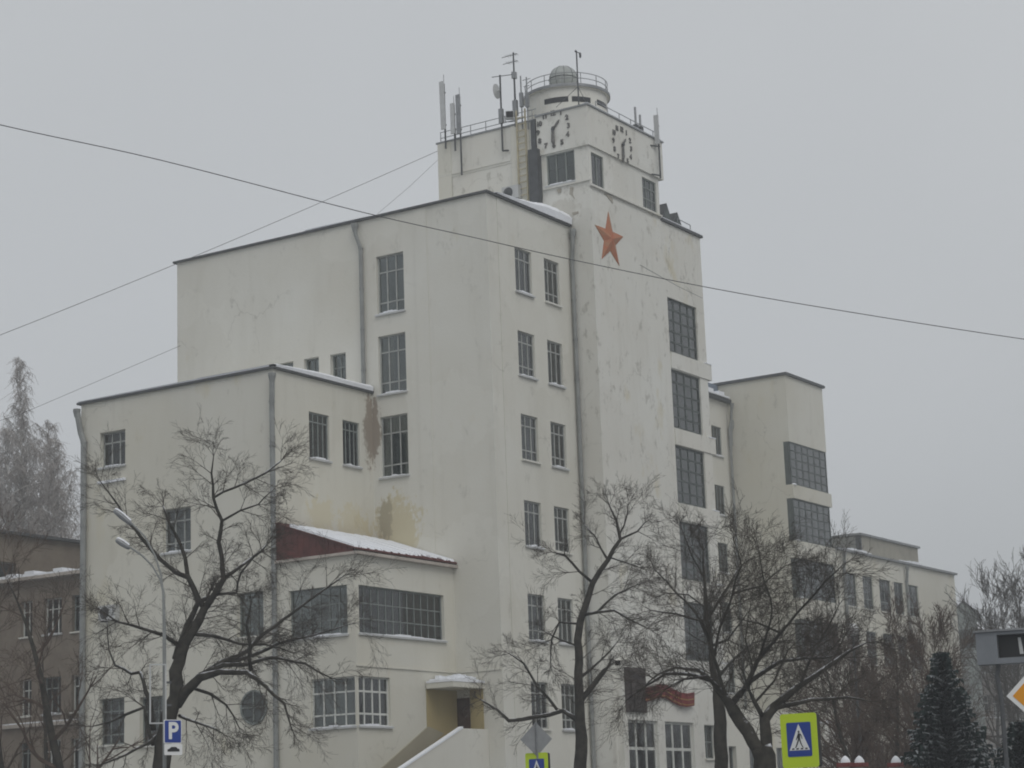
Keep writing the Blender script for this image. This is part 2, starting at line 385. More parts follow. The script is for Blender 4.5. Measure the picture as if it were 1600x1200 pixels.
# --- low block at the left
LZ = 19.2
lf = [(-4.1,-2.84,16.06,17.88),(-1.98,-.88,16.06,17.86)]
ll = [(13.35,14.7,16.47,17.9),(9.95,11.4,12.72,14.43),(6.41,7.7,9.2,10.85),(13.37,14.7,5.58,7.36),(11.37,12.58,5.45,7.3),(9.3,10.5,5.5,7.3)]
ROUND = (6.9,6.57,.57)
block('wall', -6.25, 0, 5.82, 15.75, 0, LZ, 'plaster_cream', ll[:-1], lf, core=2.4, floors=[15.2,11.7,8.2,4.6], label='lower cream side block')
for t in lf: window('y', 5.82, *t, (.27,.52,.76), (.8,), depth=.08, curtain=.7, fm='frame_grey')
for i,t in enumerate(ll[:-1]): window('x', -6.25, *t, (.34,.66), (.7,) if i%2==0 else (.22,.72), curtain=.5, fm='frame_grey' if i>1 else 'frame_dull', snow=(i<2))
# snow lying under the upper left window
MB().box((-6.36,13.3,15.83),(-6.25,14.75,15.93)).build('ledge', 'snow', B)
# round window: ring, cross bars, pane
yc,zc,rr = ROUND
mb = MB(); n = 28
ring = lambda r,d: [(-6.25-d,yc+r*math.cos(2*math.pi*k/n),zc+r*math.sin(2*math.pi*k/n)) for k in range(n)]
for k in range(n):
    for (ra,da),(rb,db) in (((rr+.07,.003),(rr+.07,.05)),((rr+.07,.05),(rr,.05)),((rr,.05),(rr,.004))):
        a=ring(ra,da); b_=ring(rb,db); mb.quad(a[k],a[(k+1)%n],b_[(k+1)%n],b_[k])
mb.box((-6.30,yc-.025,zc-rr),(-6.262,yc+.025,zc+rr)); mb.box((-6.30,yc-rr,zc-.025),(-6.262,yc+rr,zc+.025))
rw = mb.build('round_window', 'frame_grey', B); rw['label'] = 'round porthole window'
MB().poly(ring(rr,.009)).build('pane', mat('porthole', (.05,.06,.058), .12, spec=.6), rw)
# --- annex under the red roof
AX, AY = -6.3, 2.11
af = [(-6.08,-.7,8.93,10.68),(-6.2,-4.3,5.63,7.4)]
al = [(2.47,5.15,8.92,10.7),(2.2,4.2,5.63,7.4)]
block('wall', AX, 0, AY, 5.82, 0, 11.85, 'plaster_cream', al, af, core=2.2, floors=[8.1,4.9], depth=.16, label='low annex with corner windows')
window('y', AY, *af[0], [k/12 for k in range(1,12)], (.32,.64), depth=.12, bw=.04, fm='frame_grey', curtain=0)
window('x', AX, *al[0], [k/6 for k in range(1,6)], (.32,.64), depth=.12, bw=.04, fm='frame_grey', curtain=0)
window('y', AY, *af[1], (.24,.5,.74), (.25,.7), depth=.1, bw=.07, fm='frame_white', curtain=0)
window('x', AX, *al[1], (.25,.5,.75), (.25,.7), depth=.1, bw=.06, fm='frame_white', curtain=0)
MB().box((AX-.04,AY-.05,7.74),(-.02,AY-.002,7.8)).build('string_course', 'plaster_cream', B)
MB().box((-.05,.05,7.74),(-.002,AY-.06,7.8)).build('string_course', 'plaster_main', B)
# red lean-to roof: boarded gable end, sloping sheet with standing seams, ragged snow
RH, RL = 13.28, 11.92
def roofz(y): return RL+(RH-RL)*(y-(AY-.2))/(5.82-(AY-.2))
rf = MB().prism([(AX-.12,AY-.2,RL),(AX-.12,5.81,RH),(AX-.12,5.81,RH+.06),(AX-.12,AY-.2,RL+.06)], (6.42-.003-0.3+.29,0,0)).build('lean_to_roof', 'roof_red', B)
rf['label'] = 'snow covered red metal lean-to roof'
gb = MB()
nb = 13
for k in range(nb):
    y0 = AY+(5.8-AY)*k/nb; y1 = AY+(5.8-AY)*(k+1)/nb-.012
    gb.prism([(AX-.05,y0,11.86),(AX-.05,y1,11.86),(AX-.05,y1,roofz(y1)-.004),(AX-.05,y0,max(11.88,roofz(y0)-.004))], (.045,0,0))
gb.build('gable_boards', 'roof_red', rf)
MB().box((AX-.16,AY-.24,11.76),(AX-.002,5.78,11.86)).build('fascia', 'house_trim', rf)
MB().box((AX+.002,AY-.24,11.76),(-.01,AY-.003,11.87)).build('fascia', 'house_trim', rf)
sn = MB(); r = random.Random(5); n = 46
for k in range(n):
    x0 = AX-.1+6.35*k/n; x1 = AX-.1+6.35*(k+1)/n
    f = k/n; low = AY-.18 + (.06+.5*max(0,math.sin(f*9.5+1.)*.5+r.uniform(-.15,.35)) if f>.25 else .02+.1*r.random())
    t = .07+.03*r.random(); hi = 5.35-.5*max(0,math.sin(f*6+2))*r.random()
    sn.prism([(x0,low,roofz(low)+.062),(x0,hi,roofz(hi)+.062),(x0,hi,roofz(hi)+.062+t),(x0,low+.05,roofz(low)+.062+t)], (x1-x0-.001,0,0))
sn.build('roof_snow', 'snow', rf)
sm = MB()
for k in range(13): x = AX+.2+k*.47; sm.prism([(x,AY-.2,RL+.061),(x,5.8,RH+.061),(x,5.8,RH+.09),(x,AY-.2,RL+.09)], (.02,0,0))
sm.build('roof_seams', 'roof_red', rf)
# --- entrance porch, stair and door in the inner corner
MB().box((-.06,1.52,4.55),(-.03,2.08,6.78)).build('door', 'door_brown', B)['label'] = 'dark brown side door above the stairs'
cp = MB().box((-2.1,.82,7.08),(-.004,AY-.06,7.28)).build('porch_canopy', 'plaster_cream', B)
sn = MB(); r = random.Random(8)
for i in range(11):
    for j in range(6):
        x0=-2.12+i*.19; y0=.8+j*.205
        sn.box((x0,y0,7.281),(x0+.189,y0+.204,7.34+.24*math.sin(math.pi*(i+.6)/11.4)*r.uniform(.5,1.2)*(1 if j else .6)))
sn.build('canopy_snow', 'snow', cp)
MB().box((-2.05,AY-.02,4.3),(-.02,AY-.004,7.07)).build('porch_wall_panel', 'plaster_ochre', B)
MB().box((-.022,.9,4.5),(-.004,1.5,7.07)).build('porch_wall_panel', 'plaster_ochre', B)
py = .86
st = MB().prism([(-1.78,py,5.55),(-7.2,py,3.42),(-12.4,py,1.35),(-12.4,py,0),(-.01,py,0),(-.01,py,5.55)], (0,-.14,0)).build('stair_parapet', 'plaster_main', B)
MB().prism([(-1.72,py+.03,5.553),(-7.2,py+.03,3.423),(-12.4,py+.03,1.353),(-12.4,py+.03,1.42),(-7.2,py+.03,3.49),(-1.74,py+.03,5.62)], (0,-.2,0)).build('parapet_snow', 'snow', st)
sp = MB()
for k in range(30): sp.box((-1.78-k*.34,py+.002,0),(-1.78-(k+1)*.34,AY-.055,4.5-k*.145))
sp.box((-1.78,py+.004,0),(-.024,AY-.056,4.52)); sp.build('stair', 'concrete', B)
MB().prism([(-2.0,AY-.001,5.69),(-4.98,AY-.001,4.15),(-9.5,AY-.001,1.82),(-9.5,AY-.001,1.2),(-4.0,AY-.001,3.95),(-1.0,AY-.001,5.45)], (0,-.05,0)).build('stair_dado', 'plaster_tan', B)['label']='tan painted band following the stairs'
# --- clock tower
TX, TY, TR = 6.36, -1.08, 16.1
glz = [(22.08,24.55),(18.68,21.3),(15.38,17.92),(12.07,14.58),(8.62,11.12)]
tf = [(12.65,15.36,a,b) for a,b in glz] + [(13.93,15.0,4.5,5.92),(6.97,9.4,1.2,5.96),(10.0,12.5,1.2,5.96)]
block('wall', TX, TR, TY, 6.6, 0, 27.98, 'plaster_white', [], tf, core=1.6, floors=[27.6,24.9,21.5,18.1,14.8,11.3,7.6], depth=.3, label='white tower front with red star')
for i,t in enumerate(tf[:5]):
    window('y', TY, *t, (.25,.5,.75), (.2,.4,.6,.8), depth=.08, bw=.075, ow=.09, fm='frame_steel', gm='glass_bay', sill=False, curtain=0, name='stair_window')
    z = t[2]
    bd = MB().box((12.68,TY-.05,z-.74),(16.42,TY-.003,z-.02)).box((TR+.003,TY-.003,z-.74),(16.42,TY+1.2,z-.02)).build('spandrel_band', 'plaster_white', B)
    MB().box((TR-.3,TY-.07,z-.018),(16.44,TY+1.2,z+.02)).build('snow_line', 'snow', bd)
window('y', TY, *tf[5], (.5,), (.5,), each=False, curtain=0, fm='frame_grey', snow=False)
PY = TY-.26       # portal front
po = MB(); wall_face(po, 'y', PY, 6.6, 12.95, 0, 8.3, tf[6:8], .2); po.box((6.6,PY+.002,8.1),(12.95,TY-.003,8.3)); po.quad((6.6,PY,0),(6.6,TY-.003,0),(6.6,TY-.003,8.3),(6.6,PY,8.3)); po.quad((12.95,PY,0),(12.95,TY-.003,0),(12.95,TY-.003,8.3),(12.95,PY,8.3))
po.build('entrance_portal', 'plaster_white', B)
for t in tf[6:8]: window('y', PY, *t, (.335,.665), (.3,.53,.765), depth=.12, bw=.12, ow=.1, fm='frame_white', sill=False, curtain=0, name='portal_glazing')
# wall panel and wavy ribbon over the doors
a = ony(975,1042,PY-.02); b_ = ony(1009,1114,PY-.02)
pn = MB().box((a.x,PY-.10,b_.z),(b_.x,PY-.003,a.z)).build('relief_panel', 'bronze', B); pn['label']='dark bronze relief panel over the doors'
k = MB()
for (f0,f1,g0,g1) in ((.12,.88,.82,.94),(.12,.88,.06,.16),(.2,.8,.3,.72),(.34,.66,.2,.26)): k.box((a.x+(b_.x-a.x)*f0,PY-.17,b_.z+(a.z-b_.z)*g0),(a.x+(b_.x-a.x)*f1,PY-.101,b_.z+(a.z-b_.z)*g1))
k.build('relief', 'bronze', pn)
cen = [(1004,1087),(1014,1084),(1026,1080),(1038,1081),(1048,1087),(1058,1093),(1068,1095),(1080,1093)]
def ribbon(o0,o1,d0,d1):
    mb = MB(); up=[ony(x,y+o0,PY) for x,y in cen]; dn=[ony(x,y+o1,PY) for x,y in cen]
    for i in range(len(cen)-1):
        w0=.06*math.sin(i*1.3); w1=.06*math.sin((i+1)*1.3)
        q=[V((dn[i].x,PY-d0-w0,dn[i].z)),V((dn[i+1].x,PY-d0-w1,dn[i+1].z)),V((up[i+1].x,PY-d0-w1,up[i+1].z)),V((up[i].x,PY-d0-w0,up[i].z))]
        e=V((0,-(d1-d0),0)); p=[v+e for v in q]
        mb.quad(*p); mb.quad(*q[::-1]); mb.quad(q[3],q[2],p[2],p[3]); mb.quad(q[1],q[0],p[0],p[1])
    return mb
rb = ribbon(-11,10,.09,.14).build('ribbon', 'ribbon_red', B); rb['label']='red wavy ribbon ornament with gilt line'
ribbon(-1.5,0,.142,.16).build('gilt_line', 'gilt', rb); ribbon(6.5,7.8,.142,.16).build('gilt_line', 'gilt', rb)
# upper stage of the tower: window storey, then the proud clock parapet
UZ0, UZ1, PZ = 27.98, 29.92, 31.66
ul = [(-.36,1.04,28.5,29.87)]; uf = [(6.6,7.62,28.22,29.68),(10.95,12.2,28.24,29.66)]
block('wall', TX+.03, 12.45, TY+.03, 6.55, UZ0, UZ1, 'plaster_white', ul, uf, core=1.6, floors=[], top=False)
window('x', TX+.03, *ul[0], (.33,.67), (), depth=.05, fm='frame_grey', bw=.07, curtain=0, sill=True)
window('y', TY+.03, *uf[0], (.5,), (), depth=.05, fm='frame_grey', bw=.07, curtain=0, sill=False)
window('y', TY+.03, *uf[1], (.33,.67), (.35,.7), depth=.05, fm='frame_grey', bw=.06, curtain=0, sill=False)
pm = MB()
for a,b_ in (((TX-.06,TY-.06,UZ1),(12.8,1.42,PZ)),((TX+.0,1.424,UZ1),(12.7,6.62,PZ-.1))): pm.box(a,b_)
pm.build('clock_parapet', 'plaster_white', B)
cop = MB().box((TX-.12,TY-.12,PZ),(12.86,TY+.2,PZ+.07)).box((TX-.12,TY+.2,PZ),(TX+.2,1.46,PZ+.07)).box((TX-.05,1.47,PZ-.098),(TX+.2,6.68,PZ-.03)).build('coping', 'metal_grey', B)
MB().box((TX-.1,TY-.1,PZ+.072),(12.8,TY+.18,PZ+.10)).build('coping_snow', 'snow', cop)
MB().box((TX-.02,TY-.1,28.12),(12.43,TY+.028,28.2)).box((TX-.06,TY-.098,28.36),(TX+.028,1.2,28.46)).build('window_ledge', 'plaster_white', B)
# clocks: numerals and hands fixed straight on the wall
def text_mesh(s, size, depth, mt):
    cu = bpy.data.curves.new('glyph','FONT'); cu.body = s; cu.size = size; cu.extrude = depth; cu.offset = .012*size/.4; cu.space_character = .85; cu.align_x = 'CENTER'; cu.align_y = 'CENTER'
    o = bpy.data.objects.new('glyph', cu); COL.objects.link(o); bpy.context.view_layer.update()
    me = bpy.data.meshes.new_from_object(o.evaluated_get(bpy.context.evaluated_depsgraph_get()))
    bpy.data.objects.remove(o); bpy.data.curves.remove(cu); me.materials.clear(); me.materials.append(M[mt]); return me
mat('clock_grey', (.08,.08,.08), .7, col2=(.2,.195,.185), scale=5)
GL = {str(k): text_mesh(str(k), .31, .02, 'clock_grey') for k in range(1,13)}
def clock(axis, c, a, z, rx, rz, label, ang_h, ang_m, hl, ml):
    k = MB()
    # local frame: right, up on the wall as seen from outside
    if axis == 'x': R_, N_ = V((0,-1,0)), V((-1,0,0))
    else: R_, N_ = V((1,0,0)), V((0,-1,0))
    P0 = V((c,a,z)) if axis == 'x' else V((a,c,z)); U_ = V((0,0,1))
    rot = Matrix((R_,U_,N_)).transposed().to_euler()
    def hand(ang, l, w, d):
        dv = R_*math.sin(ang)+U_*math.cos(ang); pv = R_*math.cos(ang)-U_*math.sin(ang)
        q = [P0-dv*.12-pv*w*.6, P0-dv*.12+pv*w*.6, P0+dv*l*.75+pv*w, P0+dv*l, P0+dv*l*.75-pv*w]
        return MB().prism([p+N_*d for p in q], N_*.02)
    hub = MB().prism([P0+N_*.02+(R_*math.cos(t*math.pi/6)+U_*math.sin(t*math.pi/6))*.07 for t in range(12)], N_*.09).build('clock', 'metal_dark', B)
    hub['label'] = label
    hand(ang_h, hl, .055, .03).build('hour_hand', 'clock_grey', hub); hand(ang_m, ml, .09, .06).build('minute_hand', 'clock_grey', hub)
    for t in range(1,13):
        an = t*math.pi/6; q = max(abs(math.sin(an)),abs(math.cos(an))); s = 1/(q**.4)
        p = P0+R_*rx*math.sin(an)*s+U_*rz*math.cos(an)*s+N_*.025
        link_mesh('numeral', GL[str(t)], hub, p, None, rot)
clock('x', TX-.06, .56, 30.93, .76, .72, 'wall clock beside the ladder, dark numerals', math.radians(42), math.radians(181), .5, .72)
clock('y', TY-.06, 9.15, 30.62, .76, .70, 'wall clock on the street face', math.radians(42), math.radians(181), .5, .72)
# star
sx, sz, R1, R2 = 7.77, 26.08, 1.24, .5
pts = [V((sx+(R1 if k%2==0 else R2)*math.sin(k*math.pi/5), TY-.02, sz+(R1 if k%2==0 else R2)*math.cos(k*math.pi/5))) for k in range(10)]
mb = MB(); ap = (sx,TY-.15,sz)
for k in range(10):
    mb.poly([pts[k],pts[(k+1)%10],ap][::-1]); q=pts[k]; q2=pts[(k+1)%10]; mb.quad(q,q2,(q2.x,TY-.002,q2.z),(q.x,TY-.002,q.z))
mb.build('star', 'star_red', B)['label'] = 'weathered red five pointed relief star'
# rotunda on the tower roof
RC = V((9.0,1.45,0)); rd = math.hypot(RC.x-CAM.x,RC.y-CAM.y); ztop = at(822,156,rd).z
ro = MB().lathe([(1.78,PZ-.1-ztop),(1.78,-.12),(1.9,-.1),(1.9,0),(0,.02)], (RC.x,RC.y,ztop), 40).build('rotunda', 'plaster_white', B, smooth=False)
mb = MB().lathe([(1.905,-.13),(1.93,-.12),(1.93,.0),(1.905,.015)], (RC.x,RC.y,ztop), 40); mb.build('rim', 'metal_grey', ro)
sl = MB()
for a0,a1 in ((178,213),(218,246),(258,286)):
    for k in range(8):
        t0=math.radians(a0+(a1-a0)*k/8); t1=math.radians(a0+(a1-a0)*(k+1)/8)
        for r0,z0,z1 in ((1.79,-.80,-.56),):
            sl.quad(*[(RC.x+r0*math.cos(t),RC.y+r0*math.sin(t),ztop+z) for t,z in ((t0,z0),(t1,z0),(t1,z1),(t0,z1))])
sl.build('slit_window', mat('slit_dark',(.02,.022,.024),.2,spec=.5), ro)
rl = MB()
for h in (.27,.52): rl.tube([(RC.x+1.82*math.cos(t*math.pi/20),RC.y+1.82*math.sin(t*math.pi/20),ztop+h) for t in range(41)], .018, 5)
for t in range(14): a=t*math.pi/7; rl.tube([(RC.x+1.82*math.cos(a),RC.y+1.82*math.sin(a),ztop-.1),(RC.x+1.82*math.cos(a),RC.y+1.82*math.sin(a),ztop+.53)], .02, 5)
rl.build('railing', 'metal_grey', ro)
# railing along the tower parapet
rl = MB(); zr = PZ
for h in (.28,.55):
    rl.tube([(TX+.1,6.5,zr+h-.1),(TX+.1,1.5,zr+h-.1)], .018, 5); rl.tube([(7.4,TY+.15,zr+h-.05),(12.6,TY+.15,zr+h-.05)], .018, 5)
for y in (6.5,5.7,4.9,4.1,3.3,2.5,1.7): rl.tube([(TX+.1,y,zr-.1),(TX+.1,y,zr+.46)], .02, 5)
for x in (7.4,8.4,9.4,10.4,11.4,12.4): rl.tube([(x,TY+.15,zr),(x,TY+.15,zr+.52)], .02, 5)
rl.build('roof_railing', 'metal_grey', B)
# vertical flue/shaft strip, ladder, conduit on the tower's side
mb = MB(); w0=onx(838,188,TX); w1=onx(848,322,TX)
mb.box((TX-.14,1.44,30.0),(TX-.002,1.66,PZ-.1)); mb.box((TX-.3,1.28,EZ),(TX+.02,1.74,30.2)); mb.build('vent_shaft', 'metal_dark', B)['label']='dark vertical ventilation duct on the tower side'
mb = MB()
for y in (1.92,2.36): mb.box((TX-.16,y-.03,EZ+.1),(TX-.1,y+.03,PZ+.5))
for k in range(18): mb.box((TX-.15,1.95,EZ+.35+k*.29),(TX-.11,2.33,EZ+.39+k*.29))
mb.build('ladder', 'ladder_paint', B)
MB().box((TX-.05,1.82,EZ),(TX-.0,2.75,PZ-.15)).build('wall_strip', 'plaster_cream', B)
MB().box((TX-.03,5.9,EZ),(TX-.0,6.6,PZ-.1)).build('wall_strip', 'plaster_cream', B)
MB().box((TX-.04,2.8,30.02),(TX-.0,6.58,30.07)).build('string_course', 'plaster_white', B)
# broken render on the tower: small exposed patches
def patch(axis, c, pxs, mt, th=.02, name='exposed_brick', parent=None):
    f = onx if axis == 'x' else ony
    pts = [f(px,py,c) for px,py in pxs]; d = V((-th,0,0)) if axis == 'x' else V((0,-th,0)); e = d*.1
    return MB().prism([p+e for p in pts], d).build(name, mt, parent or B)
def rough(pts, seed, amp=2.2, n=4):
    r = random.Random(seed); out = []
    for i in range(len(pts)):
        (x0,y0),(x1,y1) = pts[i],pts[(i+1)%len(pts)]
        for k in range(n): f=k/n; out.append((x0+(x1-x0)*f+r.uniform(-amp,amp),y0+(y1-y0)*f+r.uniform(-amp,amp)))
    return out
mat('render_gone', (.33,.30,.25), .95, col2=(.42,.40,.35), scale=3, bump=.6, bscale=12)
mat('render_brown', (.17,.125,.095), .95, col2=(.30,.26,.21), scale=2.4, bump=.6, bscale=12)
patch('y', TY, rough([(944,302),(951,305),(957,310),(957,318),(951,311)],1,.6), 'render_gone')
patch('x', TX, rough([(890,292),(896,293),(894,300),(899,312),(890,303)],2,.8), 'render_gone', .01)
patch('x', TX, rough([(870,296),(876,294),(877,300),(872,303)],3,.7), 'render_gone', .01)
patch('x', TX, rough([(894,333),(903,330),(905,333),(895,337)],4,.6), 'render_gone', .01)
# --- right-hand stair tower, rear range and wing
QX, QY, QR = 50.5, 11.2, 55.95
rg = [(22.1,24.8),(18.62,21.25),(15.1,17.54),(11.3,13.8)]
mb = MB()
segs = [(24.8,29.0),(21.25,22.1),(17.54,18.62),(13.8,15.1),(0,11.3)]
for z0,z1 in segs:
    e = .18 if z1 < 23 else 0
    mb.box((QX,QY-e*.4,z0),(QR+e,QY+2.2,z1))
mb.box((QX,QY+2.201,0),(QX+2.0,20,28.99)); mb.box((QX+2.001,17,0),(QR,20,28.98)); mb.box((QR-.3,QY+2.202,0),(QR-.001,16.99,28.985)); mb.box((QX+2.002,QY+4.2,0),(QR-.31,QY+4.5,28.97))
for z0,z1 in rg: mb.box((QX+.002,QY+.42,z0+.001),(QX+.3,QY+2.199,z1-.001)); mb.box((QX+1.6,QY+1.9,z0+.001),(QX+2.2,QY+2.199,z1-.001))
mb.build('wall', 'plaster_cream', B)['label']='rear stair tower with stacked corner glazing'
MB().box((QX-.15,QY-.15,29.0),(QR+.15,20.1,29.16)).build('eave', 'metal_dark', B)
for z0,z1 in rg:
    w = window('y', QY, QX+.05, QR-.05, z0, z1, [k/6 for k in range(1,6)], (.2,.4,.6,.8), depth=.03, bw=.075, ow=.1, fm='frame_steel', gm='glass_bay', each=False, sill=False, curtain=0, name='stair_window')
    g = MB(); g.box((QR-.03,QY+.12,z0),(QR-.022,QY+2.1,z1)); g.build('glazing', 'glass_bay', w)
    f = MB()
    for y in (.45,.85,1.25,1.65,2.1): f.box((QR-.06,QY+y-.03,z0),(QR,QY+y+.03,z1))
    for q in (.2,.4,.6,.8): f.box((QR-.055,QY+.12,z0+(z1-z0)*q-.03),(QR-.005,QY+2.1,z0+(z1-z0)*q+.03))
    f.build('side_frame', 'frame_steel', w); MB().box((QX+.005,QY+.1,z0+.002),(QX+.04,QY+.415,z1-.002)).build('side_pane', 'frame_steel', w)
    s = MB().lathe([(.22,0),(.17,.07),(.07,.11),(0,.12)], (QX+.25,QY+.02,z0-.02), 10); s.build('snow', 'snow', w, smooth=True)
block('wall', 15.0, QX, 15.3, 24, 0, 27.75, 'plaster_main', [], [(48.08,49.42,z,z+1.86) for z in (24.18,20.45,16.85,13.2,9.5)]+[(44.5,45.9,z,z+1.86) for z in (24.18,20.45,16.85,13.2,9.5)], core=2.5, floors=[])
for z in (24.18,20.45,16.85,13.2,9.5):
    for x in (48.08,44.5): window('y', 15.3, x, x+1.34, z, z+1.86, (.34,.67), (), depth=.08, each=False, curtain=.4, fm='frame_grey')
rs = MB(); MB().box((15,15.0,27.75),(QX-.02,15.4,27.95)).build('eave', 'metal_dark', B)
for k in range(14): rs.box((40+k*.72,14.9,27.96),(40.71+k*.72,16.5,28.05+.22*rnd.random()))
rs.build('roof_snow', 'snow', B)
MB().box((47.6,15.9,27.96),(QX-.01,20,29.0)).build('roof_hut', mat('hut_blue',(.20,.24,.30),.6,.2,var=.1,scale=2), B)
wx = [(57.55,59.25),(60.27,61.92),(62.95,64.87),(65.4,67.04),(67.7,69.64)]
wr = [(15.1,17.25),(11.5,13.65),(7.9,10.05),(4.3,6.4)]
block('wall', QR+.02, 76.6, QY, 20, 0, 18.58, 'plaster_cream', [], [(a,b_,c,d) for a,b_ in wx for c,d in wr], core=2.4, floors=[14.3,10.7,7.1,3.5], label='long low wing')
for a,b_ in wx:
    for c,d in wr: window('y', QY, a, b_, c, d, (.5,), (.3,), each=False, depth=.08, fm='frame_grey', curtain=.3, snow=False)
MB().box((QR+.2,QY-.2,18.58),(76.75,QY+.3,18.72)).build('eave', 'metal_grey', B)
rs = MB()
for k in range(22): rs.box((57.+k*.8,QY-.12,18.722),(57.795+k*.8,QY+1.2,18.74+.2*max(0,math.sin(k*.55))*rnd.uniform(.5,1)))
rs.build('roof_snow', 'snow', B)
# roof hut on the wing
hx0,hx1,hy = 63.6,73.6,12.6
mb = MB().box((hx0,hy,18.6),(hx1,19,20.35)); mb.build('roof_hut', 'shed_tan', B)['label']='boxy metal plant room on the wing roof'
MB().box((hx0-.06,hy+.3,18.75),(hx0-.004,18.9,20.3)).build('side_cladding', 'shed_metal', B)
MB().box((hx0-.09,hy-.03,18.62),(hx0+.16,hy+.3,20.33)).build('corner_trim', 'metal_dark', B)
MB().box((hx0-.15,hy-.15,20.36),(hx1+.15,19.1,20.5)).build('eave', 'metal_grey', B)
# ground-floor range between the towers, small porch lodge
block('wall', 16.42, 33, 3.4, 15.29, 0, 7.2, 'plaster_cream', [], [(18+3*k,19.6+3*k,2.2,5.4) for k in range(5)], core=2.2)
for k in range(5): window('y', 3.4, 18+3*k, 19.6+3*k, 2.2, 5.4, (.5,), (.6,), each=False, fm='frame_grey', curtain=.3, snow=False)
p = ony(1287,1130,6.0); q = ony(1325,1135,6.0)
MB().box((p.x,6.0,0),(q.x,10.8,p.z)).build('entrance_lodge', 'plaster_white', B)
MB().box((p.x-.1,5.9,p.z),(q.x+.1,10.9,p.z+.14)).build('lodge_snow', 'snow', B)
p2 = ony(1287,1160,5.98); q2 = ony(1297,1178,5.98); MB().box((p2.x,5.96,q2.z),(q2.x,5.998,p2.z)).build('lodge_window', 'frame_steel', B)
# --- eaves, flashings, roof snow
def eave(x0,x1,y0,y1,z,t=.085,o=.12):
    MB().box((x0-o,y0-o,z),(x1,y0+.3,z+t)).box((x0-o,y0+.3,z),(x0+.3,y1,z+t)).build('eave', 'metal_dark', B)
eave(0,6.33,0,16.35,EZ); eave(-6.25,-.02,5.82,15.9,LZ)
MB().box((12.46,TY-.1,27.985),(TR+.12,TY+.3,28.1)).box((TR-.2,TY+.3,27.985),(TR+.12,6.6,28.1)).build('eave', 'metal_dark', B)
MB().box((12.6,TY-.04,28.105),(TR,TY+.28,28.17)).build('coping_snow', 'snow', B)
def snow_strip(axis, c, a0, a1, z, hmin, hmax, depth, seed, n=40, power=1.):
    s = MB(); r = random.Random(seed); P = (lambda a,d,zz: (c+d,a,zz)) if axis == 'x' else (lambda a,d,zz: (a,c+d,zz))
    hs = [hmin+(hmax-hmin)*max(0,min(1,(k/n)**power*(.85+.15*math.sin(k*.21+seed))+r.uniform(-.025,.025))) for k in range(n+1)]
    for k in range(n):
        p0=a0+(a1-a0)*k/n; p1=a0+(a1-a0)*(k+1)/n; h0,h1=hs[k],hs[k+1]
        s.quad(P(p0,0,z),P(p1,0,z),P(p1,-.03,z+h1*.6),P(p0,-.03,z+h0*.6)); s.quad(P(p0,-.03,z+h0*.6),P(p1,-.03,z+h1*.6),P(p1,.12,z+h1),P(p0,.12,z+h0)); s.quad(P(p0,.12,z+h0),P(p1,.12,z+h1),P(p1,depth,z+h1),P(p0,depth,z+h0))
    return s.build('roof_snow', 'snow', B, smooth=True)
snow_strip('y', -.15, .5, 6.3, EZ+.085, .02, .6, 3, 2, power=.6)
snow_strip('y', 5.71, -6.2, -.05, LZ+.085, .12, .30, 4, 4, power=.4)
snow_strip('x', -6.36, 5.9, 15.8, LZ+.085, .10, .05, 4, 6)
snow_strip('x', -.11, 5.6, 9, EZ+.085, .01, .10, 3, 9)
# --- downpipes with hoppers
def pipe(pts, r=.085, label=None):
    mb = MB().tube(pts, r, 8)
    p = V(pts[0]); mb.lathe([(.0,.04),(.15,.04),(.15,-.06),(.09,-.3)], p, 8)
    L = sum((V(pts[i+1])-V(pts[i])).length for i in range(len(pts)-1))
    z = V(pts[-2]).z if len(pts)>2 else p.z
    e = V(pts[-1])
    while z > e.z: mb.lathe([(r+.02,-.03),(r+.02,.03)], (e.x,e.y,z), 8); z -= 1.7
    return mb.build('downpipe', 'pipe_grey', B, smooth=False)
pipe([(6.22,-.22,26.3),(6.2,-.2,25.6),(6.2,-.14,25.0),(6.2,-.14,0)])
pipe([(-.2,6.35,26.35),(-.2,6.3,25.9),(-.13,6.12,25.3),(-.13,6.12,19.3)])
pipe([(-6.42,5.72,18.95),(-6.4,5.74,18.2),(-6.4,5.76,17.9),(-6.4,5.76,0)], .1)
pipe([(-6.5,15.75,18.95),(-6.42,15.6,18.0),(-6.4,15.45,17.6),(-6.4,15.45,0)], .12)
pipe([(50.1,14.8,27.6),(50.2,14.95,26.6),(50.2,15.1,26.),(50.2,15.1,0)], .09)
pipe([(51.0,10.9+4.2,27.6),(50.35,14.95,26.2),(50.3,15.05,25.9),(50.3,15.05,25)], .07)
pipe([(57.1,10.95,18.4),(57.15,11.0,17.8),(57.15,11.06,17.4),(57.15,11.06,0)], .1)
pipe([(67.4,10.95,18.4),(67.4,11.0,17.8),(67.4,11.06,17.4),(67.4,11.06,0)], .1)
# wall joints: slight pilaster strips on the main block's long side
MB().box((-.025,2.9,0),(-.002,3.5,EZ-.02)).build('pilaster_strip', 'plaster_main', B); MB().box((.75,-.022,0),(.95,-.002,EZ-.02)).build('pilaster_strip', 'plaster_main', B)

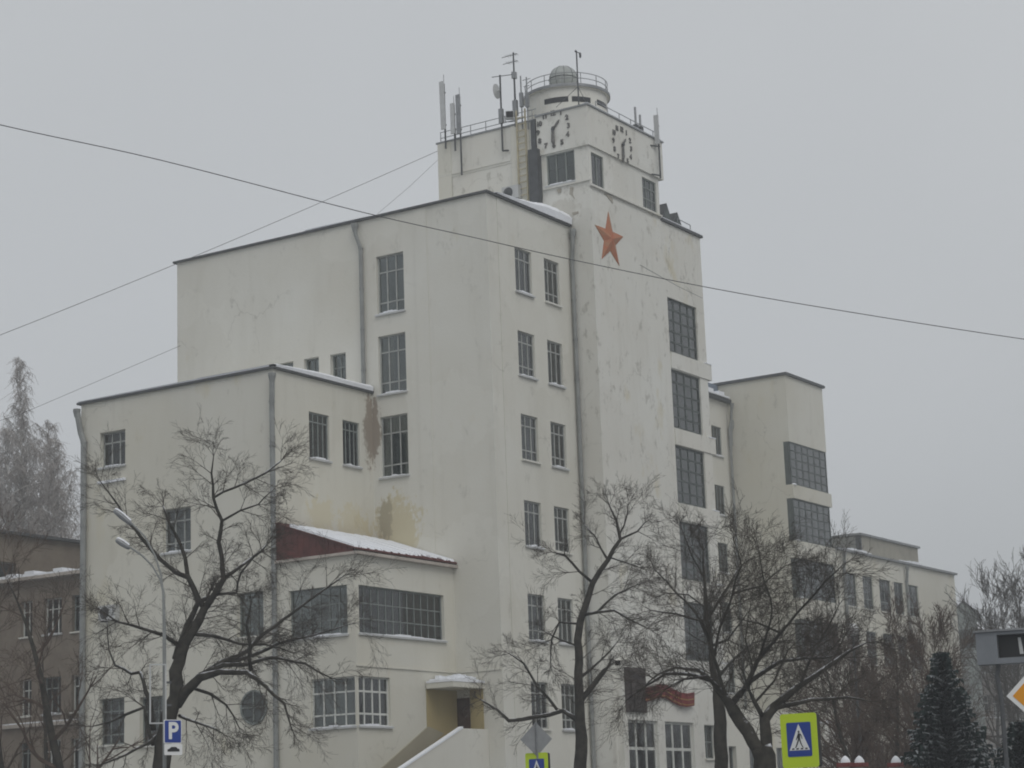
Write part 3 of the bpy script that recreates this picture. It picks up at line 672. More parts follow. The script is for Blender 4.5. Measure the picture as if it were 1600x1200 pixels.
# ------------------------------------------------------------------ things on the roofs
def rod(mb, pts, r, n=6): mb.tube(pts, r, n)
def panel_antenna(p, h, w, tilt, label, low, dark=False):
    t = empty('panel_antenna', p); tag(t, label, 'antenna', 'mobile phone antennas on the tower roof')
    MB().tube([(0,0,-low),(0,0,h*.98)], .045, 6).build('pole', 'metal_dark', t)
    b = MB().prism([(-.17,-w/2,.35),(-.17,w/2,.35),(-.10,w/2,.35),(-.10,-w/2,.35)], (tilt,0,h-.35)).build('panel', 'metal_grey' if dark else 'metal_pale', t)
    MB().box((-.12,-.05,.55),(.05,.05,.62)).box((-.12,-.05,h-.5),(.05,.05,h-.43)).build('bracket', 'metal_dark', t)
    MB().tube([(0,0,h*.97),(0,0,h+.38)], .012, 5).build('lightning_rod', 'metal_dark', t)
    return t
panel_antenna(onx(696,215,TX-.15), 2.55, .22, -.05, 'tall pale panel antenna at the rear corner of the tower', .5)
panel_antenna(onx(711,222,TX-.18), 1.75, .2, 0, 'shorter pale panel antenna beside a dark twin', .4)
panel_antenna(onx(720,222,TX-.18), 2.15, .2, 0, 'dark slim panel antenna with a long bent support pole', 1.5, True)
panel_antenna(ony(1030,238,TY-.25), 1.7, .22, 0, 'pale panel antenna bracketed to the street end of the parapet', 1.2)
t = empty('antenna_bracket', ony(1029,205,TY-.3))   # the two arms that hold the end antenna
tag(t, 'pair of dark bracket arms on the parapet end', 'bracket')
pb = t.location
for (px,py_) in ((1016,227),(1018,272)):
    e = ony(px,py_,TY-.06)-pb; s2 = ony(1031,py_+2,TY-.26)-pb; MB().tube([e,s2],.035,6).build('arm','metal_dark',t)
# mast with dish and crossbar
p = onx(784,196,TX-.12); t = empty('dish_mast', p); tag(t, 'thin mast carrying a small drum dish and a crossbar aerial', 'antenna')
MB().tube([(0,0,-1.15),(0,0,2.3)], .045, 6).build('pole', 'metal_dark', t)
MB().tube([(0,0,-1.15),(0,-.3,-1.2)], .04, 6).build('foot', 'metal_dark', t)
MB().tube([(0,.42,2.3),(0,-.62,2.18)], .018, 5).build('crossbar', 'metal_dark', t)
d = MB(); n=20
for k in range(n):
    a0=2*math.pi*k/n; a1=2*math.pi*(k+1)/n; rr_=.34
    d.poly([(0,.34,1.6),(rr_*math.cos(a0)*.9,.2,1.6+rr_*math.sin(a0)),(rr_*math.cos(a1)*.9,.2,1.6+rr_*math.sin(a1))])
    d.poly([(0,.12,1.6),(rr_*math.cos(a1)*.9,.2,1.6+rr_*math.sin(a1)),(rr_*math.cos(a0)*.9,.2,1.6+rr_*math.sin(a0))])
d.tube([(0,0,1.6),(0,.15,1.6)],.05,6); d.build('dish', 'metal_pale', t)
MB().box((-.08,-.08,.1),(.08,.1,.75)).build('junction_box', 'metal_grey', t)
# television mast
p = onx(806,188,TX-.02); t = empty('television_mast', p); tag(t, 'tallest roof mast with two comb-like television aerials', 'antenna')
MB().tube([(0,0,-.3),(0,0,3.1)], [.06,.035], 6).build('mast', 'metal_dark', t)
for z,l in ((3.0,.6),(2.68,.55)):
    y = MB().tube([(0,.1-.3,z),(0,l,z)], .015, 5)
    for k in range(5): y.tube([(-.18,-.15+l*k/5,z),(.18,-.15+l*k/5,z)], .009, 4)
    y.build('yagi', 'metal_dark', t)
MB().box((-.08,-.1,.2),(.08,.1,.9)).box((-.1,-.08,1.9),(.1,.08,2.2)).build('box', 'metal_grey', t)
for px,top,lab in ((816,118,'slim whip mast next to the television mast'),(825,120,'short mast with a small tee aerial at the rotunda')):
    p = onx(px,188,TX-.05); t = empty('whip_mast', p); tag(t, lab, 'antenna'); h = onx(px,top,TX-.05).z-p.z
    MB().tube([(0,0,-.4),(0,0,h)], .035, 6).build('mast', 'metal_grey', t)
    MB().box((-.07,-.07,.6),(.07,.07,1.25)).build('radio_unit', 'metal_grey', t)
    if px > 820: MB().tube([(0,-.2,h-.1),(0,.2,h-.1)], .014, 5).tube([(0,-.15,h-.4),(0,.15,h-.4)], .014, 5).build('tee', 'metal_dark', t)
# floodlight on parapet corner
def floodlight(p, rz, s, label, body='metal_pale'):
    t = empty('floodlight', p, rz); tag(t, label, 'floodlight', 'floodlights on the tower')
    MB().prism([(-.2*s,-.22*s,0),(.2*s,-.22*s,0),(.2*s,-.22*s,.36*s),(-.2*s,-.22*s,.36*s)], (0,.3*s,0)).build('housing', body, t)
    MB().box((-.17*s,-.235*s,.03*s),(.17*s,-.222*s,.33*s)).build('lens', 'sign_black', t)
    MB().tube([(-.24*s,0,-.12*s),(-.24*s,0,.2*s)], .02, 5).tube([(.24*s,0,-.12*s),(.24*s,0,.2*s)], .02, 5).tube([(-.24*s,0,-.12*s),(.24*s,0,-.12*s)], .02, 5).build('yoke', 'metal_dark', t)
floodlight(onx(797,190,TX-.05)+V((0,0,.1)), math.radians(-60), .9, 'small white floodlight beside the masts')
# big dark loudspeaker-like floodlight housings on lower tower roof
def hood(p, s, label, flip):
    t = empty('searchlight', p); tag(t, label, 'searchlight', 'dark searchlights on the lower tower roof')
    f = -1 if flip else 1
    MB().prism([(-.42*s*f,0,0),(.45*s*f,0,.0),(.05*s*f,0,.72*s)], (0,.5*s,0)).build('hood', 'metal_dark', t)
    MB().prism([(-.25*s*f,-.02,.06),(.28*s*f,-.02,.06),(.05*s*f,-.02,.5*s)], (0,.018,0)).build('lens', 'frame_steel', t)
    MB().box((-.3*s,.1,-.16),(.3*s,.4*s,0)).build('stand', 'metal_grey', t)
a = ony(1042,345,TY+.25); hood(V((a.x,TY+.25,28.30)), 1.1, 'larger dark searchlight beside the tower window', False)
a = ony(1060,352,TY+.25); hood(V((a.x,TY+.25,28.28)), .85, 'smaller dark searchlight nearer the roof corner', True)
t = empty('roof_handrail', (15.0,TY+.2,28.1)); tag(t, 'short bent handrail on the lower roof corner', 'railing')
MB().tube([(-.6,0,.0),(-.6,0,.45),(.6,0,.42),(.6,0,0)], .022, 5).build('rail', 'metal_grey', t)
# dome on the rotunda
dp = V((RC.x,RC.y,ztop)); c0 = at(880,125,rd); dr = .63
t = empty('radome', V((c0.x,c0.y,ztop))); tag(t, 'grey domed radome on top of the rotunda', 'dome')
prof = [(dr*math.cos(a),c0.z-ztop+dr*math.sin(a)) for a in [math.radians(x) for x in range(-35,91,9)]]
MB().lathe([(dr*.8,0)]+prof, (0,0,0), 28).build('shell', mat('radome_grey',(.36,.38,.37),.6,var=.12,scale=3), t, smooth=True)
mb = MB()
for k in range(10):
    a=k*math.pi/5; mb.tube([(r_*1.012*math.cos(a),r_*1.012*math.sin(a),z_) for r_,z_ in prof], .012, 4)
mb.tube([(dr*1.01*math.cos(q*math.pi/14),dr*1.01*math.sin(q*math.pi/14),c0.z-ztop) for q in range(29)], .018, 4); mb.build('ribs', 'metal_dark', t)
p = ony(904,155,TY+.2); t = empty('weather_mast', V((p.x,p.y,PZ+.05))); tag(t, 'thin weather mast with anemometer and stays at the parapet corner', 'mast')
hz = ony(900,82,TY+.2).z-PZ
MB().tube([(0,0,-.05),(0,0,hz)], .035, 6).build('mast', 'metal_dark', t)
MB().tube([(-.06,0,hz),(.3,0,hz)], .02, 5).lathe([(0,-.07),(.06,0),(0,.07)], (-.06,0,hz), 8).lathe([(0,-.16),(.05,-.1),(.05,.06),(0,.12)], (.3,0,hz-.05), 8).build('anemometer', 'metal_dark', t)
MB().tube([(0,0,.75),(-.2,1.0,.0)], .014, 4).tube([(0,0,.75),(1.1,.1,0)], .014, 4).build('stay', 'metal_dark', t)
for px,hh,lab in ((994,1.1,'taller stub aerial of the pair on the street parapet'),(1001,.85,'shorter stub aerial of the pair on the street parapet')):
    p = ony(px,206,TY+.1); t = empty('stub_antenna', V((p.x,TY+.1,PZ+.07))); tag(t, lab, 'antenna', 'stub aerials')
    MB().tube([(0,0,0),(0,0,hh)], .05, 7).build('rod', 'metal_grey', t); MB().box((-.1,-.1,0),(.1,.1,.28)).build('base', 'metal_dark', t)
# air conditioners
def aircon(p, axis, label):
    t = empty('air_conditioner', p); tag(t, label, 'air conditioner', 'wall mounted air conditioners')
    bx = (lambda a,d,z: (-d,a,z)) if axis == 'x' else (lambda a,d,z: (a,-d,z))
    MB().box(bx(-.42,.06,0),bx(.42,.36,.58)).build('casing', 'metal_pale', t)
    f = MB(); n=18
    for r0,r1,d0 in ((.24,.19,.366),(.12,.09,.366)):
        for k in range(n):
            a0=2*math.pi*k/n; a1=2*math.pi*(k+1)/n
            f.quad(bx(.1+r0*math.cos(a0),d0,.29+r0*math.sin(a0)),bx(.1+r0*math.cos(a1),d0,.29+r0*math.sin(a1)),bx(.1+r1*math.cos(a1),d0+.008,.29+r1*math.sin(a1)),bx(.1+r1*math.cos(a0),d0+.008,.29+r1*math.sin(a0)))
    f.poly([bx(.1+.19*math.cos(2*math.pi*k/n),.362,.29+.19*math.sin(2*math.pi*k/n)) for k in range(n)]); f.build('fan', 'metal_dark', t)
    MB().box(bx(-.3,0,-.05),bx(-.25,.36,0)).box(bx(.25,0,-.05),bx(.3,.36,0)).build('bracket', 'metal_dark', t)
p = onx(176,970,-6.25); aircon(p, 'x', 'air conditioner on the cream wall behind the bare tree')
p = onx(812,312,TX); aircon(V((TX,p.y+.25,p.z)), 'x', 'air conditioner on the tower side at the ladder foot')

# ------------------------------------------------------------------ overhead wires
def wire(pts, r, label, name='cable', dist=None):
    o = MB().tube(pts, r, 5).build(name, 'wire_black', origin=pts[0]); tag(o, label, 'cable'); return o
def curve(cps, n=40):
    """smooth path through control points (Catmull-Rom)"""
    c = [V(p) for p in cps]; c = [c[0]*2-c[1]]+c+[c[-1]*2-c[-2]]; out = []
    for i in range(1,len(c)-2):
        for k in range(n//(len(c)-3)):
            t = k/(n//(len(c)-3)); a,b,d,e = c[i-1],c[i],c[i+1],c[i+2]
            out.append(.5*((2*b)+(d-a)*t+(2*a-5*b+4*d-e)*t*t+(3*b-a-3*d+e)*t**3))
    out.append(c[-2]); return out
cpx = [(-700,20),(-300,120),(0,195),(250,250),(560,330),(740,371),(890,405),(1100,448),(1300,483),(1600,530),(2000,585),(2500,640)]
wire(curve([at(x,y,34+.004*x) for x,y in cpx], 66), .0085, 'dark overhead cable sagging across the whole street')
tl = onx(684,236,TX)
e0 = at(-350,660,70)
wire([tl+(e0-tl)*k/12-V((0,0,.9))*math.sin(math.pi*k/12)*.25 for k in range(13)], .011, 'taut stay wire from the tower corner down over the street')
tl2 = onx(684,250,TX+.1); e1 = onx(590,334,.1)
wire([tl2,tl2.lerp(e1,.5)-V((0,0,.06)),e1], .007, 'short thin wire from the tower to the main roof edge')
a = onx(282,540,-.05); e2 = at(-200,720,100)
wire([a,a.lerp(e2,.5)-V((0,0,.4)),e2], .009, 'thin wire from the main block wall toward the birches')
a = ony(1098,466,TY-.06); e3 = at(1000,414,60)
wire([a,a.lerp(e3,.5)-V((0,0,.05)),e3], .009, 'thin branch wire from the tower edge to the street cable')

# ------------------------------------------------------------------ trees
def perp(d, r):
    v = V((r.gauss(0,1),r.gauss(0,1),r.gauss(0,1))); v -= d*v.dot(d)
    return v.normalized() if v.length > 1e-5 else V((1,0,0))
def twig(mb, p, d, L, rad, lev, r, up=.12, wig=.22, spread=.75, maxlev=3, kids=(4,4,3), minr=.006):
    n = max(3,int(L/.28)+1) if lev < 2 else 3
    n = min(n,8); pts=[p]; q=p.copy(); d=d.normalized(); seg=L/n
    for i in range(n):
        d = (d+perp(d,r)*wig*r.random()*1.3+V((0,0,1))*up*(.35 if lev<2 else .2)).normalized(); q = q+d*seg; pts.append(q.copy())
    rads=[max(minr,rad*(1-.75*i/n)) for i in range(n+1)]
    mb.tube(pts, rads, 5 if lev==0 else (4 if lev==1 else 3), cap=False)
    if lev < maxlev:
        k = kids[min(lev,len(kids)-1)]
        for c in range(k):
            f = .25+.75*(c+r.random()*.8)/k; i=min(n-1,int(f*n)); b=pts[i].lerp(pts[i+1],f*n-i if f*n-i<1 else 1)
            dd=(pts[i+1]-pts[i]).normalized(); nd=(dd+perp(dd,r)*spread*r.uniform(.6,1.1)+V((0,0,up*.6))).normalized()
            twig(mb, b, nd, L*r.uniform(.42,.72), rads[i]*.62, lev+1, r, up, wig, spread, maxlev, kids, minr)

def guided_tree(name, label, cat, dist, limbs, seed, twig_px=26, tl=(.5,1.3), up=.1, group=None, tm='twig', bm_='bark', spread=.8, minr=.003, kids=(5,4,3), maxlev=3, skip=0, wig=.1):
    """limbs: outlines in picture units (x, y, width) at this tree's own distance; depth wanders so the crown is round"""
    r = random.Random(seed); px2m = dist/FPX
    base = at(limbs[0][0][0], limbs[0][0][1], dist); base = V((base.x,base.y,0)); t = empty(name, base); tag(t, label, cat, group)
    wood = MB(); crown = MB(); nodes = []           # nodes: (px,py,depth)
    fwd = V((_fw.x,_fw.y,0)).normalized()
    for li, L in enumerate(limbs):
        if li == 0: d0 = 0.; slope = 0.
        else:
            d0 = min(nodes, key=lambda n_: (n_[0]-L[0][0])**2+(n_[1]-L[0][1])**2)[2]; slope = r.uniform(-.75,.75)
        dep = d0; P=[]; Rr=[]
        dense=[]
        for i in range(len(L)-1):
            k = max(1,int(math.dist(L[i][:2],L[i+1][:2])/16))
            for j in range(k):
                f=j/k; dense.append([L[i][q]+(L[i+1][q]-L[i][q])*f for q in range(3)])
        dense.append(list(L[-1]))
        for i,(x,y,w) in enumerate(dense):
            if i: dep += slope*math.dist(dense[i-1][:2],(x,y))*px2m*(1+.4*math.sin(i*.7+li)); x += r.uniform(-1.5,1.5); y += r.uniform(-1,1)
            p = at(x,y,dist)+fwd*dep; P.append(p-base); Rr.append(max(.010,w*.41*px2m)); nodes.append((x,y,dep))
        if li == 0: P.insert(0,V((P[0].x,P[0].y,0))); Rr.insert(0,Rr[0]*1.25); P.insert(1,V((P[0].x,P[0].y,.5))); Rr.insert(1,Rr[1]*1.05)
        wood.tube(P, Rr, 9 if Rr[0]>.12 else 6)
        if li < skip: continue
        acc=0
        for i in range(3 if li==0 else 1,len(P)):
            acc += (P[i]-P[i-1]).length/px2m
            if Rr[i] > .16: continue
            while acc > twig_px*(.6+Rr[i]*6):
                acc -= twig_px*(.6+Rr[i]*6)
                d=(P[i]-P[i-1]).normalized(); nd=(d*.7+perp(d,r)*spread+V((0,0,up))).normalized()
                twig(crown, P[i], nd, r.uniform(*tl), min(Rr[i]*.45,.015), 0, r, up, wig, spread, maxlev, kids, minr)
        d=(P[-1]-P[-2]).normalized()
        for _ in range(2 if Rr[-1] < .08 else 0): twig(crown, P[-1], (d+perp(d,r)*.4).normalized(), tl[0]*r.uniform(.8,1.4), Rr[-1]*.7, 0, r, up, wig, spread, maxlev, kids, minr)
    wood.build('trunk', bm_, t, smooth=True); crown.build('crown', tm, t)
    return t
big = [
 [(252,1215,34),(256,1160,33),(264,1120,31),(276,1090,28),(275,1050,25),(283,1018,22),(301,986,19),(320,951,15),(334,932,11)],
 [(320,951,13),(311,937,12),(294,902,11),(276,895,9),(245,871,8),(224,843,7),(203,818,5),(185,790,4),(160,755,2)],
 [(294,902,9),(289,871,8),(276,839,7),(257,808,5),(248,785,3)],
 [(322,948,15),(336,930,13),(350,906,11),(350,874,9),(345,850,9),(350,818,7),(341,784,6),(339,749,4),(343,722,2)],
 [(341,784,5),(383,759,5),(415,738,4),(436,716,3)],
 [(353,818,5),(380,803,4),(408,794,3),(430,770,2)],
 [(350,906,8),(371,885,6),(402,853,5),(408,842,3)],
 [(336,930,6),(371,930,5),(381,899,4),(400,876,4),(425,856,2)],
 [(274,1030,14),(291,976,12),(306,944,10),(322,932,9)],
 [(276,1007,7),(259,993,7),(224,983,6),(192,976,4),(170,960,2)],
 [(276,1102,20),(290,1081,20),(315,1060,17),(350,1053,11),(395,1056,9),(427,1080,7),(455,1105,5),(469,1137,3)],
 [(315,1060,13),(350,1035,11),(385,1018,9),(413,986,7),(455,955,6),(507,913,4),(534,893,2)],
 [(315,1057,12),(352,1042,10),(390,1040,8),(430,1030,6),(480,1040,5),(520,1062,3)],
 [(340,1042,9),(380,1028,8),(430,1000,6),(480,985,4),(540,960,2)],
 [(301,990,9),(332,993,7),(371,1004,5),(410,1003,4),(450,1015,2)],
 [(402,1053,8),(402,1020,7),(400,986,5),(410,950,2)],
 [(240,1140,12),(231,1095,10),(210,1046,7),(196,1048,6),(164,1032,5),(150,1007,3),(145,960,2)],
 [(240,1165,9),(224,1105,7),(196,1116,6),(170,1128,4),(140,1135,2)],
 [(245,1150,8),(231,1161,6),(200,1180,5),(164,1196,3)],
 [(280,1118,7),(310,1130,5),(345,1142,4),(360,1150,2)],
 [(300,1075,7),(330,1085,6),(352,1100,4),(372,1135,2)]]
guided_tree('bare_tree', 'large bare tree with forked dark trunk before the low cream block', 'tree', 58, big, 21, twig_px=16, tl=(.4,1.1), up=-.03, spread=.8)
mid = [
 [(906,1215,25),(910,1154,23),(905,1127,20),(905,1066,17),(903,1001,15),(906,970,14),(926,912,11),(949,874,9),(968,843,7),(962,813,5),(952,790,3)],
 [(905,1127,11),(897,1123,11),(880,1110,9),(857,1117,9),(795,1126,8),(778,1108,5),(752,1092,3)],
 [(870,1108,6),(841,1070,5),(818,1031,4),(795,1016,2)],
 [(906,1096,13),(926,1073,12),(945,1047,10),(950,1043,6)],
 [(906,962,7),(933,957,6),(960,955,5),(983,970,4),(1010,985,2)],
 [(928,912,6),(906,893,5),(883,870,4),(862,866,2)],
 [(968,843,5),(996,828,4),(1010,812,2)],
 [(949,874,5),(940,855,4),(930,835,3),(915,815,2)],
 [(968,835,4),(980,805,3),(983,790,2)],
 [(905,975,5),(875,970,4),(862,998,4),(860,1035,2)],
 [(950,870,4),(975,880,3),(1000,890,2)],
 [(933,957,5),(960,930,4),(990,915,3),(1015,905,2)],
 [(906,1060,6),(940,1030,4),(965,1000,2)],
 [(904,1010,5),(880,1000,4),(850,985,2)]]
guided_tree('bare_tree', 'slender bare tree with a sawn-off stub before the tower', 'tree', 66, mid, 4, twig_px=16, tl=(.35,1.05), up=.02, spread=.8)
rt = [
 [(1194,1215,44),(1196,1182,42),(1190,1168,40)],
 [(1188,1176,25),(1171,1142,26),(1152,1108,25),(1142,1090,17),(1117,1058,9),(1087,1047,7),(1048,1043,6),(1018,1062,4),(985,1085,2)],
 [(1198,1178,23),(1200,1150,23),(1198,1123,21),(1213,1104,19),(1259,1066,12),(1317,1028,9),(1350,1005,6),(1378,990,3)],
 [(1152,1093,13),(1182,1058,10),(1232,1024,8),(1278,1016,6),(1330,1010,4)],
 [(1198,1123,11),(1182,1096,9),(1171,1077,6),(1160,1050,4)],
 [(1213,1104,12),(1278,1089,8),(1340,1085,5),(1375,1090,2)],
 [(1163,1085,9),(1190,1030,8),(1225,985,6),(1251,955,5),(1294,905,4),(1320,880,2)],
 [(1142,1090,8),(1121,1024,6),(1102,966,5),(1060,955,4),(1020,950,2)],
 [(1121,1020,6),(1125,990,5),(1148,924,5),(1194,912,4),(1230,880,2)],
 [(1130,1072,8),(1110,1052,6),(1070,1058,4),(1040,1075,2)],
 [(1190,1030,6),(1200,1000,5),(1210,950,4),(1190,900,3),(1180,860,2)],
 [(1225,985,5),(1190,970,4),(1160,965,2)],
 [(1259,1066,6),(1280,1020,5),(1310,970,4),(1330,930,2)],
 [(1182,1096,5),(1215,1060,4),(1240,1010,3),(1260,990,2)],
 [(1148,924,4),(1160,880,3),(1150,840,2)],
 [(1171,1077,5),(1175,1040,4),(1165,1000,3),(1170,950,2)]]
guided_tree('bare_tree', 'thick bare tree splitting in a low V beside the yellow crossing sign', 'tree', 50, rt, 9, twig_px=16, tl=(.45,1.2), up=.02, spread=.8)
th = [
 [(1128,1215,26),(1126,1150,25),(1124,1110,23),(1119,1070,14),(1108,1000,10),(1103,950,8),(1101,905,6),(1098,860,3)],
 [(1119,1070,9),(1095,1045,8),(1060,1040,6),(1030,1050,4),(1005,1075,2)],
 [(1108,1000,6),(1085,960,5),(1050,930,3),(1020,900,2)],
 [(1105,970,6),(1130,930,5),(1160,880,3)],
 [(1101,905,4),(1080,870,3),(1065,830,2)],
 [(1110,1010,6),(1135,1000,4),(1165,960,2)],
 [(1119,1062,7),(1148,1030,5),(1180,1000,3)],
 [(1103,950,4),(1075,930,3),(1040,925,2)]]
guided_tree('bare_tree', 'straight grey bare trunk standing just behind the V-shaped tree', 'tree', 60, th, 13, twig_px=17, tl=(.4,1.2), up=.03, spread=.8)

def wild_tree(name, label, cat, base, h, r0, seed, group=None, tm='twig', bm_='bark', lean=(0,0), limbs=9, first=.25, spread=.7, up=.25, kids=(5,5,4), maxlev=3, wide=.45, minr=.007, droop=0, wig=.25):
    r = random.Random(seed); t = empty(name, base); tag(t, label, cat, group); wood=MB(); crown=MB()
    n=12; P=[V((0,0,0))]; d=V((lean[0],lean[1],1)).normalized()
    for i in range(n): d=(d+perp(d,r)*.07).normalized(); P.append(P[-1]+d*(h*.92/n))
    Rr=[max(.012,r0*(1-i/n)**.8) for i in range(n+1)]; wood.tube(P,Rr,8)
    for k in range(limbs):
        f=first+(1-first)*(k+r.random()*.6)/limbs; i=min(n-1,int(f*n)); p=P[i].lerp(P[i+1],f*n-i)
        d=(P[i+1]-P[i]).normalized(); a=k*2.4+r.uniform(-.5,.5); out=V((math.cos(a),math.sin(a),0))
        L=h*wide*(1.15-f*.75)*r.uniform(.7,1.15)
        twig(crown,p,(d*(1-spread*.6)+out*spread).normalized(),L,Rr[i]*.55,0,r,up-droop,wig,spread,maxlev,kids,minr)
    for _ in range(3): twig(crown,P[-1],(V((0,0,1))+perp(V((0,0,1)),r)*.4).normalized(),h*.14,Rr[-1],0,r,up,.25,spread,maxlev,kids,minr)
    wood.build('trunk', bm_, t, smooth=True); crown.build('crown', tm, t); return t
def gp(px, dist, z=0): p = at(px,1150,dist); return V((p.x,p.y,z))
for i,(px,dist,h,lab) in enumerate([
    (1352,72,7.8,'tall thin bare tree just right of the crossing sign'),
    (1400,78,8.4,'bare brown tree before the wing windows'),
    (1440,84,8.4,'bare brown tree behind the spruce tip'),
    (1325,92,8.8,'bare tree against the rear stair tower foot'),
    (1470,100,9.6,'bare tree before the far end of the wing'),
    (1378,88,8.6,'bushy bare tree between two thinner ones before the wing'),
    (1420,70,7.6,'low bushy bare tree beside the spruce')]):
    wild_tree('bare_tree', lab, 'tree', gp(px,dist), h, .17, 40+i, 'bare trees before the wing', tm='twig_brown', limbs=20, first=.2, spread=.75, up=.14, kids=(5,5,4), wide=.34, wig=.16, minr=.006)
for i,(px,dist,h,lab) in enumerate([
    (1590,150,16.5,'bare grey tree rising at the far right over the grey cabinet'),
    (1625,140,16.5,'wide bare tree at the far right behind the priority sign'),
    (1550,190,16.5,'distant bare tree over the far green roof')]):
    wild_tree('bare_tree', lab, 'tree', gp(px,dist), h, .3, 60+i, 'bare trees at the far right', tm='twig', limbs=16, first=.3, spread=.7, up=.25, kids=(5,5,4), wide=.36, minr=.012)
for i,(px,dist,h,lab) in enumerate([(123,66,11.4,'slim dark trunk beside the corner downpipe'),(40,70,9.6,'bare sapling before the brick house'),(85,74,9.2,'thin crooked sapling close to the corner downpipe')]):
    wild_tree('bare_tree', lab, 'tree', gp(px,dist), h, .13 if i else .2, 80+i, tm='twig_brown', limbs=8, spread=.8, wide=.27, up=.12, kids=(4,4,3), minr=.006)
def birch(label, base, h, wmax, seed):
    r = random.Random(seed); t = empty('birch_tree', base); tag(t, label, 'tree', 'birches behind the brick house'); wood=MB(); crown=MB()
    n=14; P=[V((0,0,0))]; d=V((0,0,1))
    for i in range(n): d=(d+perp(d,r)*.03+V((0,0,.1))).normalized(); P.append(P[-1]+d*(h/n))
    Rr=[max(.02,.26*(1-i/n)) for i in range(n+1)]; wood.tube(P,Rr,7); k=0; z=.22
    while z < .995:
        i=min(n-1,int(z*n)); p=P[i].lerp(P[i+1],z*n-i); a=k*2.4+r.uniform(-.6,.6); k+=1
        L=wmax*(1-z)**.85*r.uniform(.55,1.15)+.2; d=V((math.cos(a)*.62,math.sin(a)*.62,.9)).normalized(); q=p.copy(); pts=[q.copy()]
        for j in range(6):
            d=(d+V((0,0,-.05))+perp(d,r)*.12).normalized(); q=q+d*L/5; pts.append(q.copy())
            for m_ in range(3 if z<.9 else 2):                   # hanging sprays
                e=(V((r.gauss(0,.6),r.gauss(0,.6),r.uniform(-.6,.5)))+d*.4).normalized(); pp=[q.copy()]; w=q.copy(); l=r.uniform(.35,.75)*(1.25-.95*z)
                for u in range(3): e=(e+V((0,0,-.38))).normalized(); w=w+e*l*.6; pp.append(w.copy())
                crown.tube(pp,[.016,.013,.011,.009],3,cap=False)
                for u in range(3):
                    f=pp[u+1]+V((r.gauss(0,.28),r.gauss(0,.28),-r.uniform(.2,.7))); crown.tube([pp[u+1],f],[.012,.008],3,cap=False)
        wood.tube(pts,[.05,.045,.035,.03,.025,.02,.012],4,cap=False); z+=.0075 if z<.8 else .011
    wood.build('trunk','birch_bark',t,smooth=True); crown.build('crown','birch_twig',t)
for i,(px,dist,top,w,lab) in enumerate([(54,135,566,6.4,'tallest pale birch, a narrow spire behind the brick house'),(8,132,668,9,'broad pale birch over the brick house roof'),(98,138,662,8,'lower pale birch next to the cream block'),(-40,134,640,8,'pale birch at the outer end of the row'),(32,140,655,8,'pale birch standing just behind the narrow spire'),(74,130,690,7,'short pale birch leaning over the brick roof')]):
    birch(lab, gp(px,dist), at(px,top,dist).z, w, 90+i)

def spruce(label, base, h, rad, seed):
    r = random.Random(seed); t = empty('spruce_tree', base); tag(t, label, 'tree', 'spruces by the fence')
    MB().tube([(0,0,0),(0,0,h*.6),(0,0,h*.98)], [.14,.08,.02], 7).build('trunk', 'bark', t); c = MB()
    lv = int(h/.13)
    for l in range(lv):
        z = .5+(h-.5)*l/lv; R = rad*(1-(z-.5)/(h-.4))**.85+.06; nb = max(5,int(6+R*6))
        for b in range(nb):
            a = 2*math.pi*(b+r.random())/nb; L = R*r.uniform(.7,1.12); d = V((math.cos(a),math.sin(a),0)); s = V((-d.y,d.x,0))
            q = V((0,0,z)); prev = q; ns = max(3,int(L/.14))
            for k in range(ns):
                f=(k+1)/ns; p = q+d*L*f+V((0,0,-.35*L*f+.28*L*f*f)); 
                w = .26*(1-f*.5)*(1 if L>.4 else .7)
                for sg in (-1,1):
                    for e in range(2):
                        m_ = prev.lerp(p,.5*e+.2); tip = m_+s*sg*w*r.uniform(.7,1.2)+d*.10+V((0,0,r.uniform(-.16,.02))); nn=d*.06
                        c.poly([m_-nn,m_+nn,tip]); tip2 = m_+s*sg*w*.5+V((0,0,-.2*r.random()-.03))+d*.06; c.poly([m_-nn,tip2,m_+nn])
                prev = p
    c.build('crown', 'needles', t); return t
spruce('dark green spruce dusted with snow beside the fence pillars', gp(1480,62), (at(1478,1012,62)).z, 2.1, 3)
spruce('lower spruce under the priority sign at the frame edge', gp(1592,56), (at(1590,1120,56)).z, 1.7, 4)

